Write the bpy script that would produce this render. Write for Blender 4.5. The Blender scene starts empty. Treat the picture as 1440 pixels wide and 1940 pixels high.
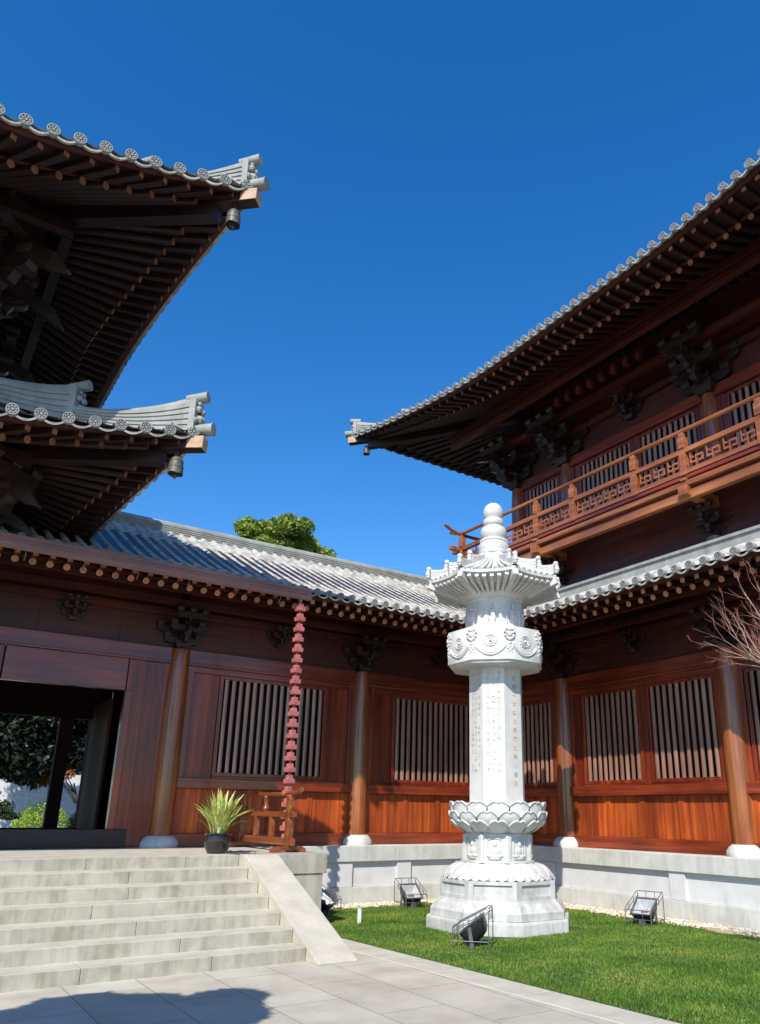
import bpy, math, random
import numpy as np
from mathutils import Vector, Matrix

random.seed(7)
rng = np.random.default_rng(11)
SC = bpy.context.scene
COL = SC.collection
R = math.radians

# ------------------------------------------------------------------ camera
YAW, PITCH, ROLL = 0.599675326, 0.312390762, 0.0130837153
FPX, SHX, SHY = 1442.478, 93.228, 105.1355
fw = Vector((math.sin(YAW)*math.cos(PITCH), math.cos(YAW)*math.cos(PITCH), math.sin(PITCH)))
rt = Vector((math.cos(YAW), -math.sin(YAW), 0.0))
up = rt.cross(fw)
r2 = math.cos(ROLL)*rt + math.sin(ROLL)*up
u2 = -math.sin(ROLL)*rt + math.cos(ROLL)*up
cam_d = bpy.data.cameras.new('camera')
cam = bpy.data.objects.new('camera', cam_d)
COL.objects.link(cam)
m = Matrix.Identity(4)
for i in range(3):
    m[i][0], m[i][1], m[i][2] = r2[i], u2[i], -fw[i]
m[0][3], m[1][3], m[2][3] = 0, 0, 1.75
cam.matrix_world = m
cam_d.sensor_fit = 'AUTO'
cam_d.sensor_width = 36.0
cam_d.lens = FPX/1940*36.0
cam_d.shift_x = -SHX/1940
cam_d.shift_y = SHY/1940
cam_d.clip_start = 0.05
cam_d.clip_end = 2000
SC.camera = cam

# ------------------------------------------------------------------ light
SUN_H = Vector((-0.735, -0.678, 0)).normalized()
SUN_EL = R(44.1)
world = bpy.data.worlds.new('World')
SC.world = world
world.use_nodes = True
nt = world.node_tree
bg = nt.nodes['Background']
sky = nt.nodes.new('ShaderNodeTexSky')
sky.sky_type = 'NISHITA'
sky.sun_disc = False
sky.sun_elevation = SUN_EL
sky.sun_rotation = math.atan2(SUN_H.x, SUN_H.y)
sky.air_density = 1.0
sky.dust_density = 0.25
sky.ozone_density = 2.6
hs = nt.nodes.new('ShaderNodeHueSaturation')
hs.inputs['Saturation'].default_value = 1.38
hs.inputs['Value'].default_value = 1.20
hs.inputs['Hue'].default_value = .506
nt.links.new(sky.outputs[0], hs.inputs['Color'])
nt.links.new(hs.outputs[0], bg.inputs[0])
bg.inputs[1].default_value = 0.15
sd = bpy.data.lights.new('sun', 'SUN')
sd.energy = 5.0
sd.angle = R(0.5)
sd.color = (1.0, 0.935, 0.83)
sun = bpy.data.objects.new('sun', sd)
COL.objects.link(sun)
sdir = Vector((SUN_H.x*math.cos(SUN_EL), SUN_H.y*math.cos(SUN_EL), math.sin(SUN_EL)))
sun.rotation_euler = sdir.to_track_quat('Z', 'Y').to_euler()
sun.location = (-20, -20, 30)
SC.view_settings.view_transform = 'Standard'
SC.view_settings.look = 'None'
SC.view_settings.exposure = 0.20
SC.view_settings.gamma = 1.0
SC.render.engine = 'CYCLES'
SC.cycles.max_bounces = 8
SC.cycles.use_denoising = True

# ------------------------------------------------------------------ materials
class NT:
    def __init__(s, name):
        s.mat = bpy.data.materials.new(name)
        s.mat.use_nodes = True
        s.t = s.mat.node_tree
        s.b = s.t.nodes['Principled BSDF']
    def n(s, typ, **kw):
        nd = s.t.nodes.new(typ)
        for k, v in kw.items():
            if k.startswith('i_'):
                nd.inputs[k[2:].replace('_', ' ')].default_value = v
            else:
                setattr(nd, k, v)
        return nd
    def l(s, a, b): s.t.links.new(a, b)
    def pos(s, scale=(1, 1, 1)):
        g = s.n('ShaderNodeNewGeometry')
        mp = s.n('ShaderNodeMapping')
        mp.inputs['Scale'].default_value = scale
        s.l(g.outputs['Position'], mp.inputs['Vector'])
        return mp.outputs[0]
    def noise(s, vec, scale, detail=4, rough=.55):
        nd = s.n('ShaderNodeTexNoise')
        nd.inputs['Scale'].default_value = scale
        nd.inputs['Detail'].default_value = detail
        nd.inputs['Roughness'].default_value = rough
        s.l(vec, nd.inputs['Vector'])
        return nd.outputs['Fac']
    def ramp(s, fac, stops):
        nd = s.n('ShaderNodeValToRGB')
        e = nd.color_ramp.elements
        e[0].position, e[0].color = stops[0][0], (*stops[0][1], 1)
        e[1].position, e[1].color = stops[-1][0], (*stops[-1][1], 1)
        for p, c in stops[1:-1]:
            x = e.new(p); x.color = (*c, 1)
        s.l(fac, nd.inputs[0])
        return nd.outputs[0]
    def mix(s, a, b, fac, mode='MULTIPLY'):
        nd = s.n('ShaderNodeMix', data_type='RGBA', blend_type=mode)
        if isinstance(fac, float): nd.inputs[0].default_value = fac
        else: s.l(fac, nd.inputs[0])
        for v, i in ((a, 6), (b, 7)):
            if isinstance(v, tuple): nd.inputs[i].default_value = (*v, 1)
            else: s.l(v, nd.inputs[i])
        return nd.outputs[2]
    def math(s, op, a, b=0.0):
        nd = s.n('ShaderNodeMath', operation=op)
        for v, i in ((a, 0), (b, 1)):
            if isinstance(v, (int, float)): nd.inputs[i].default_value = v
            else: s.l(v, nd.inputs[i])
        return nd.outputs[0]
    def bump(s, h, strength=.3, dist=.01):
        nd = s.n('ShaderNodeBump')
        nd.inputs['Strength'].default_value = strength
        nd.inputs['Distance'].default_value = dist
        s.l(h, nd.inputs['Height'])
        s.l(nd.outputs[0], s.b.inputs['Normal'])
    def base(s, c):
        if isinstance(c, tuple): s.b.inputs['Base Color'].default_value = (*c, 1)
        else: s.l(c, s.b.inputs['Base Color'])
    def rough(s, r):
        if isinstance(r, float): s.b.inputs['Roughness'].default_value = r
        else: s.l(r, s.b.inputs['Roughness'])

def wood(name, axis, dark=(.075, .011, .005), mid=(.195, .029, .009), lite=(.34, .066, .017), plank=None, rough=.34, coat=.25, coat_r=.16):
    w = NT(name)
    sc = [11, 11, 11]; sc[axis] = .55
    v = w.pos(tuple(sc))
    f = w.noise(v, 1.0, 6, .62)
    col = w.ramp(f, [(.28, dark), (.5, mid), (.74, lite)])
    big = w.noise(w.pos((.7, .7, .5)), 1.3, 3, .5)
    col = w.mix(col, w.ramp(big, [(.3, (.62, .58, .55)), (.7, (1.25, 1.2, 1.1))]), .8)
    if plank:
        pa, width = plank
        g = w.n('ShaderNodeNewGeometry')
        sp = w.n('ShaderNodeSeparateXYZ'); w.l(g.outputs['Position'], sp.inputs[0])
        idx = w.math('FLOOR', w.math('DIVIDE', sp.outputs[pa], width))
        wn = w.n('ShaderNodeTexWhiteNoise', noise_dimensions='1D'); w.l(idx, wn.inputs['W'])
        col = w.mix(col, w.ramp(wn.outputs['Value'], [(0, (.6, .52, .45)), (.6, (1, 1, 1)), (1, (1.35, 1.45, 1.5))]), 1.0)
    w.base(col)
    w.rough(w.math('ADD', w.math('MULTIPLY', f, .25), rough-.12))
    w.b.inputs['Specular IOR Level'].default_value = .5
    w.b.inputs['Coat Weight'].default_value = coat
    w.b.inputs['Coat Roughness'].default_value = coat_r
    w.bump(f, .25, .006)
    return w.mat

WX, WY, WZ = wood('wood_grain_x', 0, coat=.5, coat_r=.13), wood('wood_grain_y', 1, coat=.4, coat_r=.13), wood('wood_grain_z', 2, coat=.4, coat_r=.13)
WPX = wood('plank_wall_x', 2, plank=(0, .31))
WPY = wood('plank_wall_y', 2, plank=(1, .31))
WLX = wood('sunlit_tone_panel_x', 2, dark=(.19, .026, .006), mid=(.40, .068, .008), lite=(.64, .15, .016), plank=(0, .31), rough=.55, coat=.06)  # sunlight on the lower panels put into a brighter wood colour
WLY = wood('sunlit_tone_panel_y', 2, dark=(.19, .026, .006), mid=(.40, .068, .008), lite=(.64, .15, .016), plank=(1, .31), rough=.55, coat=.06)  # same brighter tone, painting the sun on the right hall's panels
WCOL = wood('column_wood', 2, dark=(.12, .028, .008), mid=(.25, .070, .018), lite=(.44, .16, .042), rough=.48, coat=.7, coat_r=.07)
WDK = wood('shade_toned_eave_wood', 0, dark=(.008, .0025, .002), mid=(.017, .0045, .0035), lite=(.030, .008, .005), rough=.5, coat=.1)  # shade under the eaves put into the near-black colour
WRAF = wood('shade_toned_rafter_wood', 0, dark=(.011, .003, .0025), mid=(.022, .0055, .004), lite=(.038, .010, .006), rough=.55, coat=.05)  # rafters darkened in the colour for the eave shade
WEND = wood('rafter_end_wood', 2, dark=(.34, .125, .060), mid=(.52, .215, .105), lite=(.66, .32, .17), rough=.55)
WEND2 = wood('shade_toned_rafter_end', 2, dark=(.20, .07, .035), mid=(.31, .12, .06), lite=(.42, .19, .10), rough=.6)  # dimmer copy: unlit look of the upper rafter ends put into the colour
WENDP = wood('sunlit_tone_beam_end', 0, dark=(.36, .22, .13), mid=(.50, .33, .21), lite=(.62, .46, .32), rough=.6)  # pale tone paints the sun on the hip beam tips
WRAIL = wood('rail_wood', 1, dark=(.17, .044, .011), mid=(.31, .105, .036), lite=(.48, .20, .08), rough=.42)
WBAR = wood('lattice_wood', 2, dark=(.22, .11, .08), mid=(.35, .19, .145), lite=(.48, .30, .235), rough=.27, coat=.5)  # sky reflection on the bars put into the lighter colour
WUP = wood('shade_toned_beam_x', 0, dark=(.028, .0045, .003), mid=(.066, .010, .005), lite=(.115, .020, .008), rough=.5, coat=.06)  # upper beams and friezes painted darker for the shade they stand in
WMAT = wood('matt_passage_wood', 1, dark=(.012, .004, .003), mid=(.028, .008, .004), lite=(.05, .014, .006), rough=.85, coat=0.0)  # darkness of the passage put into the wood colour
WUPY = wood('shade_toned_beam_y', 1, dark=(.028, .0045, .003), mid=(.066, .010, .005), lite=(.115, .020, .008), rough=.5, coat=.06)  # same shade-darkened tone with grain along the right hall

def plain(name, col, rough=.6, metal=0.0, var=.15, scale=8.0, bump=.0):
    w = NT(name)
    f = w.noise(w.pos(), scale, 4)
    lo = tuple(max(0, c*(1-var)) for c in col); hi = tuple(c*(1+var) for c in col)
    w.base(w.ramp(f, [(.3, lo), (.7, hi)]))
    w.rough(rough)
    w.b.inputs['Metallic'].default_value = metal
    if bump: w.bump(f, bump, .01)
    return w.mat
VOID = plain('painted_room_shade', (.004, .004, .005), .9)  # near-black colour stands in for the shade inside unlit rooms

def stone(name, col, speck=.12, stain=.25, streak=0.0, bump=.15, rough=.7):
    w = NT(name)
    fine = w.noise(w.pos(), 140, 2, .7)
    med = w.noise(w.pos(), 3.0, 5, .6)
    c = w.mix(col, w.ramp(fine, [(.3, (1-speck,)*3), (.7, (1+speck,)*3)]), 1.0)
    c = w.mix(c, w.ramp(med, [(.32, (1-stain, 1-stain, 1-stain*1.1)), (.62, (1.03, 1.03, 1.03))]), 1.0)
    if streak:
        st = w.noise(w.pos((9, 9, .8)), 1.0, 4, .6)
        c = w.mix(c, w.ramp(st, [(.36, (1-streak, 1-streak, 1-streak*1.15)), (.55, (1, 1, 1))]), 1.0)
    w.base(c); w.rough(rough)
    w.bump(fine, bump, .004)
    return w.mat
MARBLE = stone('white_marble', (.64, .64, .625), .07, .16, .10, .12, .55)
MARBLE2 = stone('weathered_marble', (.60, .60, .58), .09, .26, .18, .15, .6)
GRANITE = stone('pale_granite', (.60, .60, .57), .12, .14, .12, .12)
PLASTER = stone('white_base_panel', (.64, .645, .65), .04, .10, 0, .05)
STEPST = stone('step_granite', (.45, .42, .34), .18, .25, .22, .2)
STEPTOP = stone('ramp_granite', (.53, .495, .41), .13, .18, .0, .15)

def paving_mat():
    w = NT('paving_slabs')
    g = w.n('ShaderNodeNewGeometry')
    br = w.n('ShaderNodeTexBrick')
    mp = w.n('ShaderNodeMapping'); mp.inputs['Rotation'].default_value = (0, 0, R(90)); mp.inputs['Location'].default_value = (.2, .33, 0)
    w.l(g.outputs['Position'], mp.inputs['Vector']); w.l(mp.outputs[0], br.inputs['Vector'])
    br.inputs['Scale'].default_value = 1.0
    br.inputs['Brick Width'].default_value = 1.45
    br.inputs['Row Height'].default_value = .74
    br.inputs['Mortar Size'].default_value = .006
    br.inputs['Mortar Smooth'].default_value = .2
    br.inputs['Color1'].default_value = (.535, .50, .415, 1)
    br.inputs['Color2'].default_value = (.47, .435, .355, 1)
    br.inputs['Mortar'].default_value = (.20, .19, .165, 1)
    fine = w.noise(w.pos(), 150, 2, .7)
    med = w.noise(w.pos(), 1.4, 6, .62)
    c = w.mix(br.outputs['Color'], w.ramp(fine, [(.3, (.84,)*3), (.7, (1.12,)*3)]), 1.0)
    c = w.mix(c, w.ramp(med, [(.3, (.78, .77, .73)), (.6, (1.05, 1.05, 1.05))]), 1.0)
    w.base(c); w.rough(.72)
    w.bump(br.outputs['Fac'], -.4, .006)
    return w.mat
PAVING = paving_mat()

def tile_mat():
    w = NT('grey_roof_tile')
    f = w.noise(w.pos((2.2, 2.2, 2.2)), 3, 4, .6)
    c = w.ramp(f, [(.25, (.32, .315, .29)), (.5, (.405, .398, .37)), (.75, (.48, .472, .44))])
    v = w.n('ShaderNodeTexVoronoi'); v.inputs['Scale'].default_value = 5.2
    w.l(w.pos(), v.inputs['Vector'])
    sep = w.n('ShaderNodeSeparateColor'); w.l(v.outputs['Color'], sep.inputs[0])
    c = w.mix(c, w.ramp(sep.outputs[0], [(0, (.66, .67, .68)), (.5, (.97, .97, .97)), (1, (1.22, 1.21, 1.19))]), 1.0)
    fine = w.noise(w.pos(), 60, 3, .7)
    c = w.mix(c, w.ramp(fine, [(.3, (.82,)*3), (.7, (1.14,)*3)]), 1.0)
    w.base(c); w.rough(.85); w.bump(fine, .2, .004)
    return w.mat
TILE = tile_mat()
TILER = stone('ridge_tile_clay', (.33, .34, .325), .12, .3, .12, .2)
TILEDK = plain('tile_relief_painted_shade', (.05, .052, .052), .7)  # shade in the gaps of the relief painted near-black
TILELT = plain('carved_tile_face', (.30, .305, .295), .6)
COPPER = wood('gutter_copper', 0, dark=(.20, .085, .070), mid=(.27, .12, .10), lite=(.35, .17, .14), rough=.45)
PINKMET = plain('copper_pink', (.42, .125, .12), .45, .0, .25)
BLACKPL = plain('black_plastic', (.018, .018, .022), .42)
STEELROD = plain('grey_painted_rod', (.13, .13, .135), .45, .3)
ALU = plain('brushed_reflector', (.62, .63, .65), .45, .35)
BRONZE = plain('bronze_patina', (.115, .11, .10), .55, .25, .35, 22)
GOLD = plain('gilt_paint', (.58, .45, .16), .45, .2)
GOLDP = plain('pale_incised_letter', (.56, .54, .46), .6)
CERAM = plain('dark_glazed_ceramic', (.025, .022, .022), .16, 0, .3)
SOILM = plain('dark_soil', (.05, .035, .022), .9)
BARK = plain('bark', (.10, .075, .055), .85, 0, .35, 18, .4)
TWIG = plain('pale_twig_bark', (.38, .30, .22), .7, 0, .25, 20)
TWIGR = plain('red_twig_bark', (.36, .15, .12), .65, 0, .25, 20)
WHITEP = plain('white_painted_post', (.82, .82, .80), .5)
PEB = None
def glass_mat():
    w = NT('lamp_glass')
    tr = w.n('ShaderNodeBsdfTransparent'); gl = w.n('ShaderNodeBsdfGlossy'); gl.inputs['Roughness'].default_value = .04
    tr.inputs[0].default_value = (.93, .95, .96, 1)
    mx = w.n('ShaderNodeMixShader'); mx.inputs[0].default_value = .07
    w.l(tr.outputs[0], mx.inputs[1]); w.l(gl.outputs[0], mx.inputs[2])
    w.l(mx.outputs[0], w.t.nodes['Material Output'].inputs[0])
    return w.mat
GLASS = glass_mat()

def leaf_mat(name, a, b, c, trans=.25):
    w = NT(name)
    oi = w.noise(w.pos(), 1.1, 3)
    f2 = w.noise(w.pos(), 23.0, 1)
    f = w.math('ADD', w.math('MULTIPLY', oi, .55), w.math('MULTIPLY', f2, .45))
    col = w.ramp(f, [(.36, a), (.5, b), (.64, c)])
    w.base(col); w.rough(.5)
    tr = w.n('ShaderNodeBsdfTranslucent'); w.l(col, tr.inputs[0])
    mx = w.n('ShaderNodeMixShader'); mx.inputs[0].default_value = trans
    w.l(w.b.outputs[0], mx.inputs[1]); w.l(tr.outputs[0], mx.inputs[2])
    w.l(mx.outputs[0], w.t.nodes['Material Output'].inputs[0])
    return w.mat
LEAF_Y = leaf_mat('yellow_green_leaf', (.12, .20, .022), (.22, .31, .04), (.36, .41, .07))
LEAF_D = leaf_mat('shade_toned_leaf', (.006, .012, .007), (.012, .020, .010), (.028, .036, .018), .05)  # leaf colour darkened to carry the evergreen's shade
LEAF_O = leaf_mat('orange_leaf', (.22, .06, .012), (.34, .11, .02), (.42, .2, .05))
LEAF_L = leaf_mat('lime_leaf', (.24, .36, .015), (.36, .50, .03), (.46, .60, .05))
LEAF_P = leaf_mat('strap_leaf', (.20, .30, .035), (.46, .50, .11), (.80, .76, .46))
def grass_mat():
    m_ = leaf_mat('grass_blade', (.085, .185, .016), (.16, .285, .032), (.29, .37, .055), .35)
    nt_ = m_.node_tree; noises = [n_ for n_ in nt_.nodes if n_.type == 'TEX_NOISE']
    for n_ in nt_.nodes:
        if n_.type == 'MATH' and n_.operation == 'MULTIPLY': n_.inputs[1].default_value = .8 if abs(n_.inputs[1].default_value-.55) < .01 else .2
    noises[0].inputs['Scale'].default_value = 1.0; noises[0].inputs['Detail'].default_value = 5
    return m_
GRASSM = grass_mat()
LAWNM = plain('lawn_soil', (.035, .070, .012), .9, 0, .45, 3.0)
def peb_mat():
    w = NT('cream_pebble')
    g = w.n('ShaderNodeNewGeometry')
    wn = w.n('ShaderNodeTexWhiteNoise', noise_dimensions='3D')
    v = w.n('ShaderNodeTexVoronoi'); v.inputs['Scale'].default_value = 16
    w.l(g.outputs['Position'], v.inputs['Vector'])
    w.base(w.ramp(v.outputs['Color'], [(.1, (.46, .37, .25)), (.5, (.64, .56, .42)), (.9, (.74, .70, .60))]))
    w.rough(.6)
    return w.mat
PEB = peb_mat()
SAND = plain('sandy_soil', (.42, .34, .24), .9, 0, .2, 6)

# ------------------------------------------------------------------ mesh builder
WPOS = {}
class MB:
    def __init__(s):
        s.V = []; s.F = []; s.S = []; s.M = []; s.mi = 0; s.T = None; s.flip = False
    def frame(s, base, U, N):
        b = Vector((base[0], base[1], 0)); U = Vector((U[0], U[1], 0)); N = Vector((N[0], N[1], 0))
        s.T = lambda p: b + U*p[0] + N*p[1] + Vector((0, 0, p[2]))
        s.flip = (U.x*N.y - U.y*N.x) < 0
        return s
    def add(s, vs, fs, smooth=False):
        o = len(s.V)
        if s.T: vs = [s.T(v) for v in vs]
        s.V.extend([tuple(v) for v in vs])
        for f in fs:
            f = [o+i for i in f]
            if s.flip: f.reverse()
            s.F.append(f); s.S.append(smooth); s.M.append(s.mi)
        return s
    def box(s, x0, x1, y0, y1, z0, z1):
        v = [(x0, y0, z0), (x1, y0, z0), (x1, y1, z0), (x0, y1, z0), (x0, y0, z1), (x1, y0, z1), (x1, y1, z1), (x0, y1, z1)]
        return s.add(v, [(3, 2, 1, 0), (4, 5, 6, 7), (0, 1, 5, 4), (1, 2, 6, 5), (2, 3, 7, 6), (3, 0, 4, 7)])
    def bar(s, a, b, w, h, upv=(0, 0, 1), w2=None, h2=None):
        a = Vector(a); b = Vector(b); d = (b-a).normalized(); upv = Vector(upv)
        sd_ = d.cross(upv)
        if sd_.length < 1e-5: sd_ = d.cross(Vector((0, 1, 0)))
        sd_.normalize(); uu = sd_.cross(d).normalized()
        w2 = w2 or w; h2 = h2 or h
        v = []
        for p, ww, hh in ((a, w, h), (b, w2, h2)):
            for i, j in ((-1, -1), (1, -1), (1, 1), (-1, 1)): v.append(p + sd_*(i*ww/2) + uu*(j*hh/2))
        return s.add(v, [(0, 1, 2, 3), (7, 6, 5, 4), (0, 4, 5, 1), (1, 5, 6, 2), (2, 6, 7, 3), (3, 7, 4, 0)])
    def tube(s, pts, rad, n=8, cap=True, smooth=True, close=False):
        pts = [Vector(p) for p in pts]; k = len(pts)
        if not hasattr(rad, '__len__'): rad = [rad]*k
        v = []; f = []
        prev = None
        for i, p in enumerate(pts):
            if close: d = pts[(i+1) % k]-pts[(i-1) % k]
            else: d = pts[min(i+1, k-1)]-pts[max(i-1, 0)]
            d.normalize()
            if prev is None:
                ref = Vector((0, 0, 1)) if abs(d.z) < .9 else Vector((1, 0, 0))
                sx = d.cross(ref).normalized()
            else:
                sx = (prev - d*prev.dot(d))
                sx = sx.normalized() if sx.length > 1e-6 else d.orthogonal().normalized()
            prev = sx
            sy = d.cross(sx)
            for j in range(n):
                a = 2*math.pi*j/n
                v.append(p + (sx*math.cos(a) + sy*math.sin(a))*rad[i])
        rng_ = k if close else k-1
        for i in range(rng_):
            for j in range(n):
                a, b = i*n+j, i*n+(j+1) % n
                i2 = (i+1) % k
                f.append((a, b, i2*n+(j+1) % n, i2*n+j))
        s.add(v, f, smooth)
        if cap and not close:
            o = len(s.V)-len(v)
            T, s.T = s.T, None
            s.add(s.V[o:o+n], [tuple(range(n-1, -1, -1))]); s.add(s.V[o+(k-1)*n:o+k*n], [tuple(range(n))])
            s.T = T
        return s
    def lathe(s, c, prof, n=24, phase=0.0, smooth=True, sx=1.0, sy=1.0):
        v = []; f = []
        for r, z in prof:
            for j in range(n):
                a = 2*math.pi*j/n + phase
                v.append((c[0]+r*math.cos(a)*sx, c[1]+r*math.sin(a)*sy, c[2]+z))
        k = len(prof)
        for i in range(k-1):
            for j in range(n):
                f.append((i*n+j, i*n+(j+1) % n, (i+1)*n+(j+1) % n, (i+1)*n+j))
        if prof[0][0] > 1e-4: f.append(tuple(range(n-1, -1, -1)))
        if prof[-1][0] > 1e-4: f.append(tuple((k-1)*n+j for j in range(n)))
        return s.add(v, f, smooth)
    def ball(s, c, r, n=8, sc=(1, 1, 1)):
        k = max(3, n//2); v = []; f = []
        for i in range(k+1):
            t = math.pi*i/k
            for j in range(n):
                a = 2*math.pi*j/n
                v.append((c[0]+r*sc[0]*math.sin(t)*math.cos(a), c[1]+r*sc[1]*math.sin(t)*math.sin(a), c[2]+r*sc[2]*math.cos(t)))
        for i in range(k):
            for j in range(n):
                f.append((i*n+j, (i+1)*n+j, (i+1)*n+(j+1) % n, i*n+(j+1) % n))
        return s.add(v, f, True)
    def grid(s, rows, smooth=True):
        nr, nc = len(rows), len(rows[0]); v = [p for r_ in rows for p in r_]
        f = [(i*nc+j, i*nc+j+1, (i+1)*nc+j+1, (i+1)*nc+j) for i in range(nr-1) for j in range(nc-1)]
        return s.add(v, f, smooth)
    def build(s, name, mat, parent=None, bevel=0.0, origin=None, sharp=35):
        A = np.array(s.V, dtype=float)
        if origin is None:
            lo, hi = A.min(0), A.max(0)
            origin = ((lo[0]+hi[0])/2, (lo[1]+hi[1])/2, lo[2])
        A = A - np.array(origin)
        me = bpy.data.meshes.new(name)
        me.from_pydata(A.tolist(), [], s.F)
        mats = mat if isinstance(mat, (list, tuple)) else [mat]
        for mm in mats: me.materials.append(mm)
        me.polygons.foreach_set('use_smooth', s.S)
        if len(mats) > 1: me.polygons.foreach_set('material_index', s.M)
        me.update()
        if any(s.S): me.set_sharp_from_angle(angle=R(sharp))
        o = bpy.data.objects.new(name, me)
        COL.objects.link(o)
        pw = WPOS.get(parent.name, Vector((0, 0, 0))) if parent else Vector((0, 0, 0))
        if parent: o.parent = parent
        o.location = Vector(origin) - pw
        WPOS[o.name] = Vector(origin)
        if bevel:
            bm_ = o.modifiers.new('bevel', 'BEVEL'); bm_.width = bevel; bm_.segments = 2; bm_.limit_method = 'ANGLE'; bm_.angle_limit = R(40)
        return o

def tag(o, label, cat, group=None, kind=None):
    o['label'] = label; o['category'] = cat
    if group: o['group'] = group
    if kind: o['kind'] = kind
    return o
def thing(name, label, cat, loc=(0, 0, 0), group=None, rz=0.0):
    o = bpy.data.objects.new(name, None); COL.objects.link(o)
    o.empty_display_size = .3
    o.location = loc; o.rotation_euler = (0, 0, rz)
    WPOS[o.name] = Vector(loc)
    return tag(o, label, cat, group)
def numpy_mesh(name, V, F, mat, parent=None, origin=(0, 0, 0)):
    V = np.asarray(V, dtype=np.float32) - np.asarray(origin, dtype=np.float32); F = np.asarray(F, dtype=np.int32)
    me = bpy.data.meshes.new(name)
    k = F.shape[1]
    me.vertices.add(len(V)); me.vertices.foreach_set('co', V.ravel())
    me.loops.add(F.size); me.loops.foreach_set('vertex_index', F.ravel())
    me.polygons.add(len(F)); me.polygons.foreach_set('loop_start', np.arange(0, F.size, k, dtype=np.int32))
    me.update(); me.validate()
    for mm in (mat if isinstance(mat, (list, tuple)) else [mat]): me.materials.append(mm)
    o = bpy.data.objects.new(name, me); COL.objects.link(o)
    pw = WPOS.get(parent.name, Vector((0, 0, 0))) if parent else Vector((0, 0, 0))
    if parent: o.parent = parent
    o.location = Vector(origin) - pw
    WPOS[o.name] = Vector(origin)
    return o

H = 1.11          # platform height
# ------------------------------------------------------------------ ground
ledge = lambda y: 5.9 + np.maximum(0, 10.8-y)*.053
b = MB(); b.add([(-400, -400, -.02), (400, -400, -.02), (400, 400, -.02), (-400, 400, -.02)], [(0, 1, 2, 3)])
o = b.build('ground', plain('low_bounce_dark_ground', (.045, .055, .030), .9, 0, .4, .6), origin=(0, 0, -.02)); o['kind'] = 'structure'  # unseen ground made dark to cut light bounced up to the eaves
b = MB(); b.add([(-5, -4, 0), (float(ledge(-4)), -4, 0), (5.9, 10.8, 0), (5.9, 13.0, 0), (-5, 13.0, 0)], [(0, 1, 2, 3, 4)])
o = b.build('paving', PAVING, origin=(0, 0, 0)); o['kind'] = 'structure'
b = MB()
b.add([(ledge(-6), -6, .006), (11.96, -6, .006), (11.96, 14.31, .006), (5.9, 14.31, .006), (5.9, 10.8, .006)], [(0, 1, 2, 3, 4)])
o = b.build('lawn', LAWNM, origin=(5.93, 3, 0)); o['kind'] = 'structure'
# low stone kerb between paving and lawn
b = MB()
y = -6.0
while y < 11.0:
    ya, yb = y+.004, y+1.396; xa, xb = float(ledge(ya))-.005, float(ledge(yb))-.005
    b.add([(xa-.43, ya, -.03), (xa, ya, -.03), (xb, yb, -.03), (xb-.43, yb, -.03), (xa-.43, ya, .008), (xa, ya, .008), (xb, yb, .008), (xb-.43, yb, .008)], [(3, 2, 1, 0), (4, 5, 6, 7), (0, 1, 5, 4), (1, 2, 6, 5), (2, 3, 7, 6), (3, 0, 4, 7)]); y += 1.4
o = b.build('lawn_kerb', STEPTOP, bevel=.006); o['kind'] = 'structure'

def grass():
    n = 210000
    x = rng.uniform(5.86, 11.44, n); y = rng.uniform(2.6, 13.80, n)
    # denser toward the viewer
    keep = rng.uniform(0, 1, n) < np.clip(1.35-(np.hypot(x, y)-6)*.055, .45, 1)
    keep &= x > ledge(y)+rng.uniform(-.02, .05, n)
    keep &= ~((np.abs(x-8.72) < 1.05) & (np.abs(y-10.59) < 1.05))
    x, y = x[keep], y[keep]; n = len(x)
    patch = .5+.5*np.sin(x*1.9+np.sin(y*1.3)*1.7)*np.sin(y*1.6+np.sin(x*.9)*2)
    h = rng.uniform(.018, .042, n)*(.75+.5*patch)
    w = rng.uniform(.004, .008, n)
    a = rng.uniform(0, 2*np.pi, n); lean = rng.uniform(.0, .8, n)*h; la = rng.uniform(0, 2*np.pi, n)
    dx, dy = np.cos(a)*w, np.sin(a)*w
    p0 = np.stack([x-dx, y-dy, np.full(n, .004)], 1); p1 = np.stack([x+dx, y+dy, np.full(n, .004)], 1)
    p2 = np.stack([x+np.cos(la)*lean, y+np.sin(la)*lean, h], 1)
    V = np.stack([p0, p1, p2], 1).reshape(-1, 3)
    F = np.arange(3*n).reshape(n, 3)
    o = numpy_mesh('grass', V, F, GRASSM, origin=(8.8, 8, 0))
    o['kind'] = 'stuff'; tag(o, 'short mown green grass of the lawn around the white stone pillar', 'grass')
grass()

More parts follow.
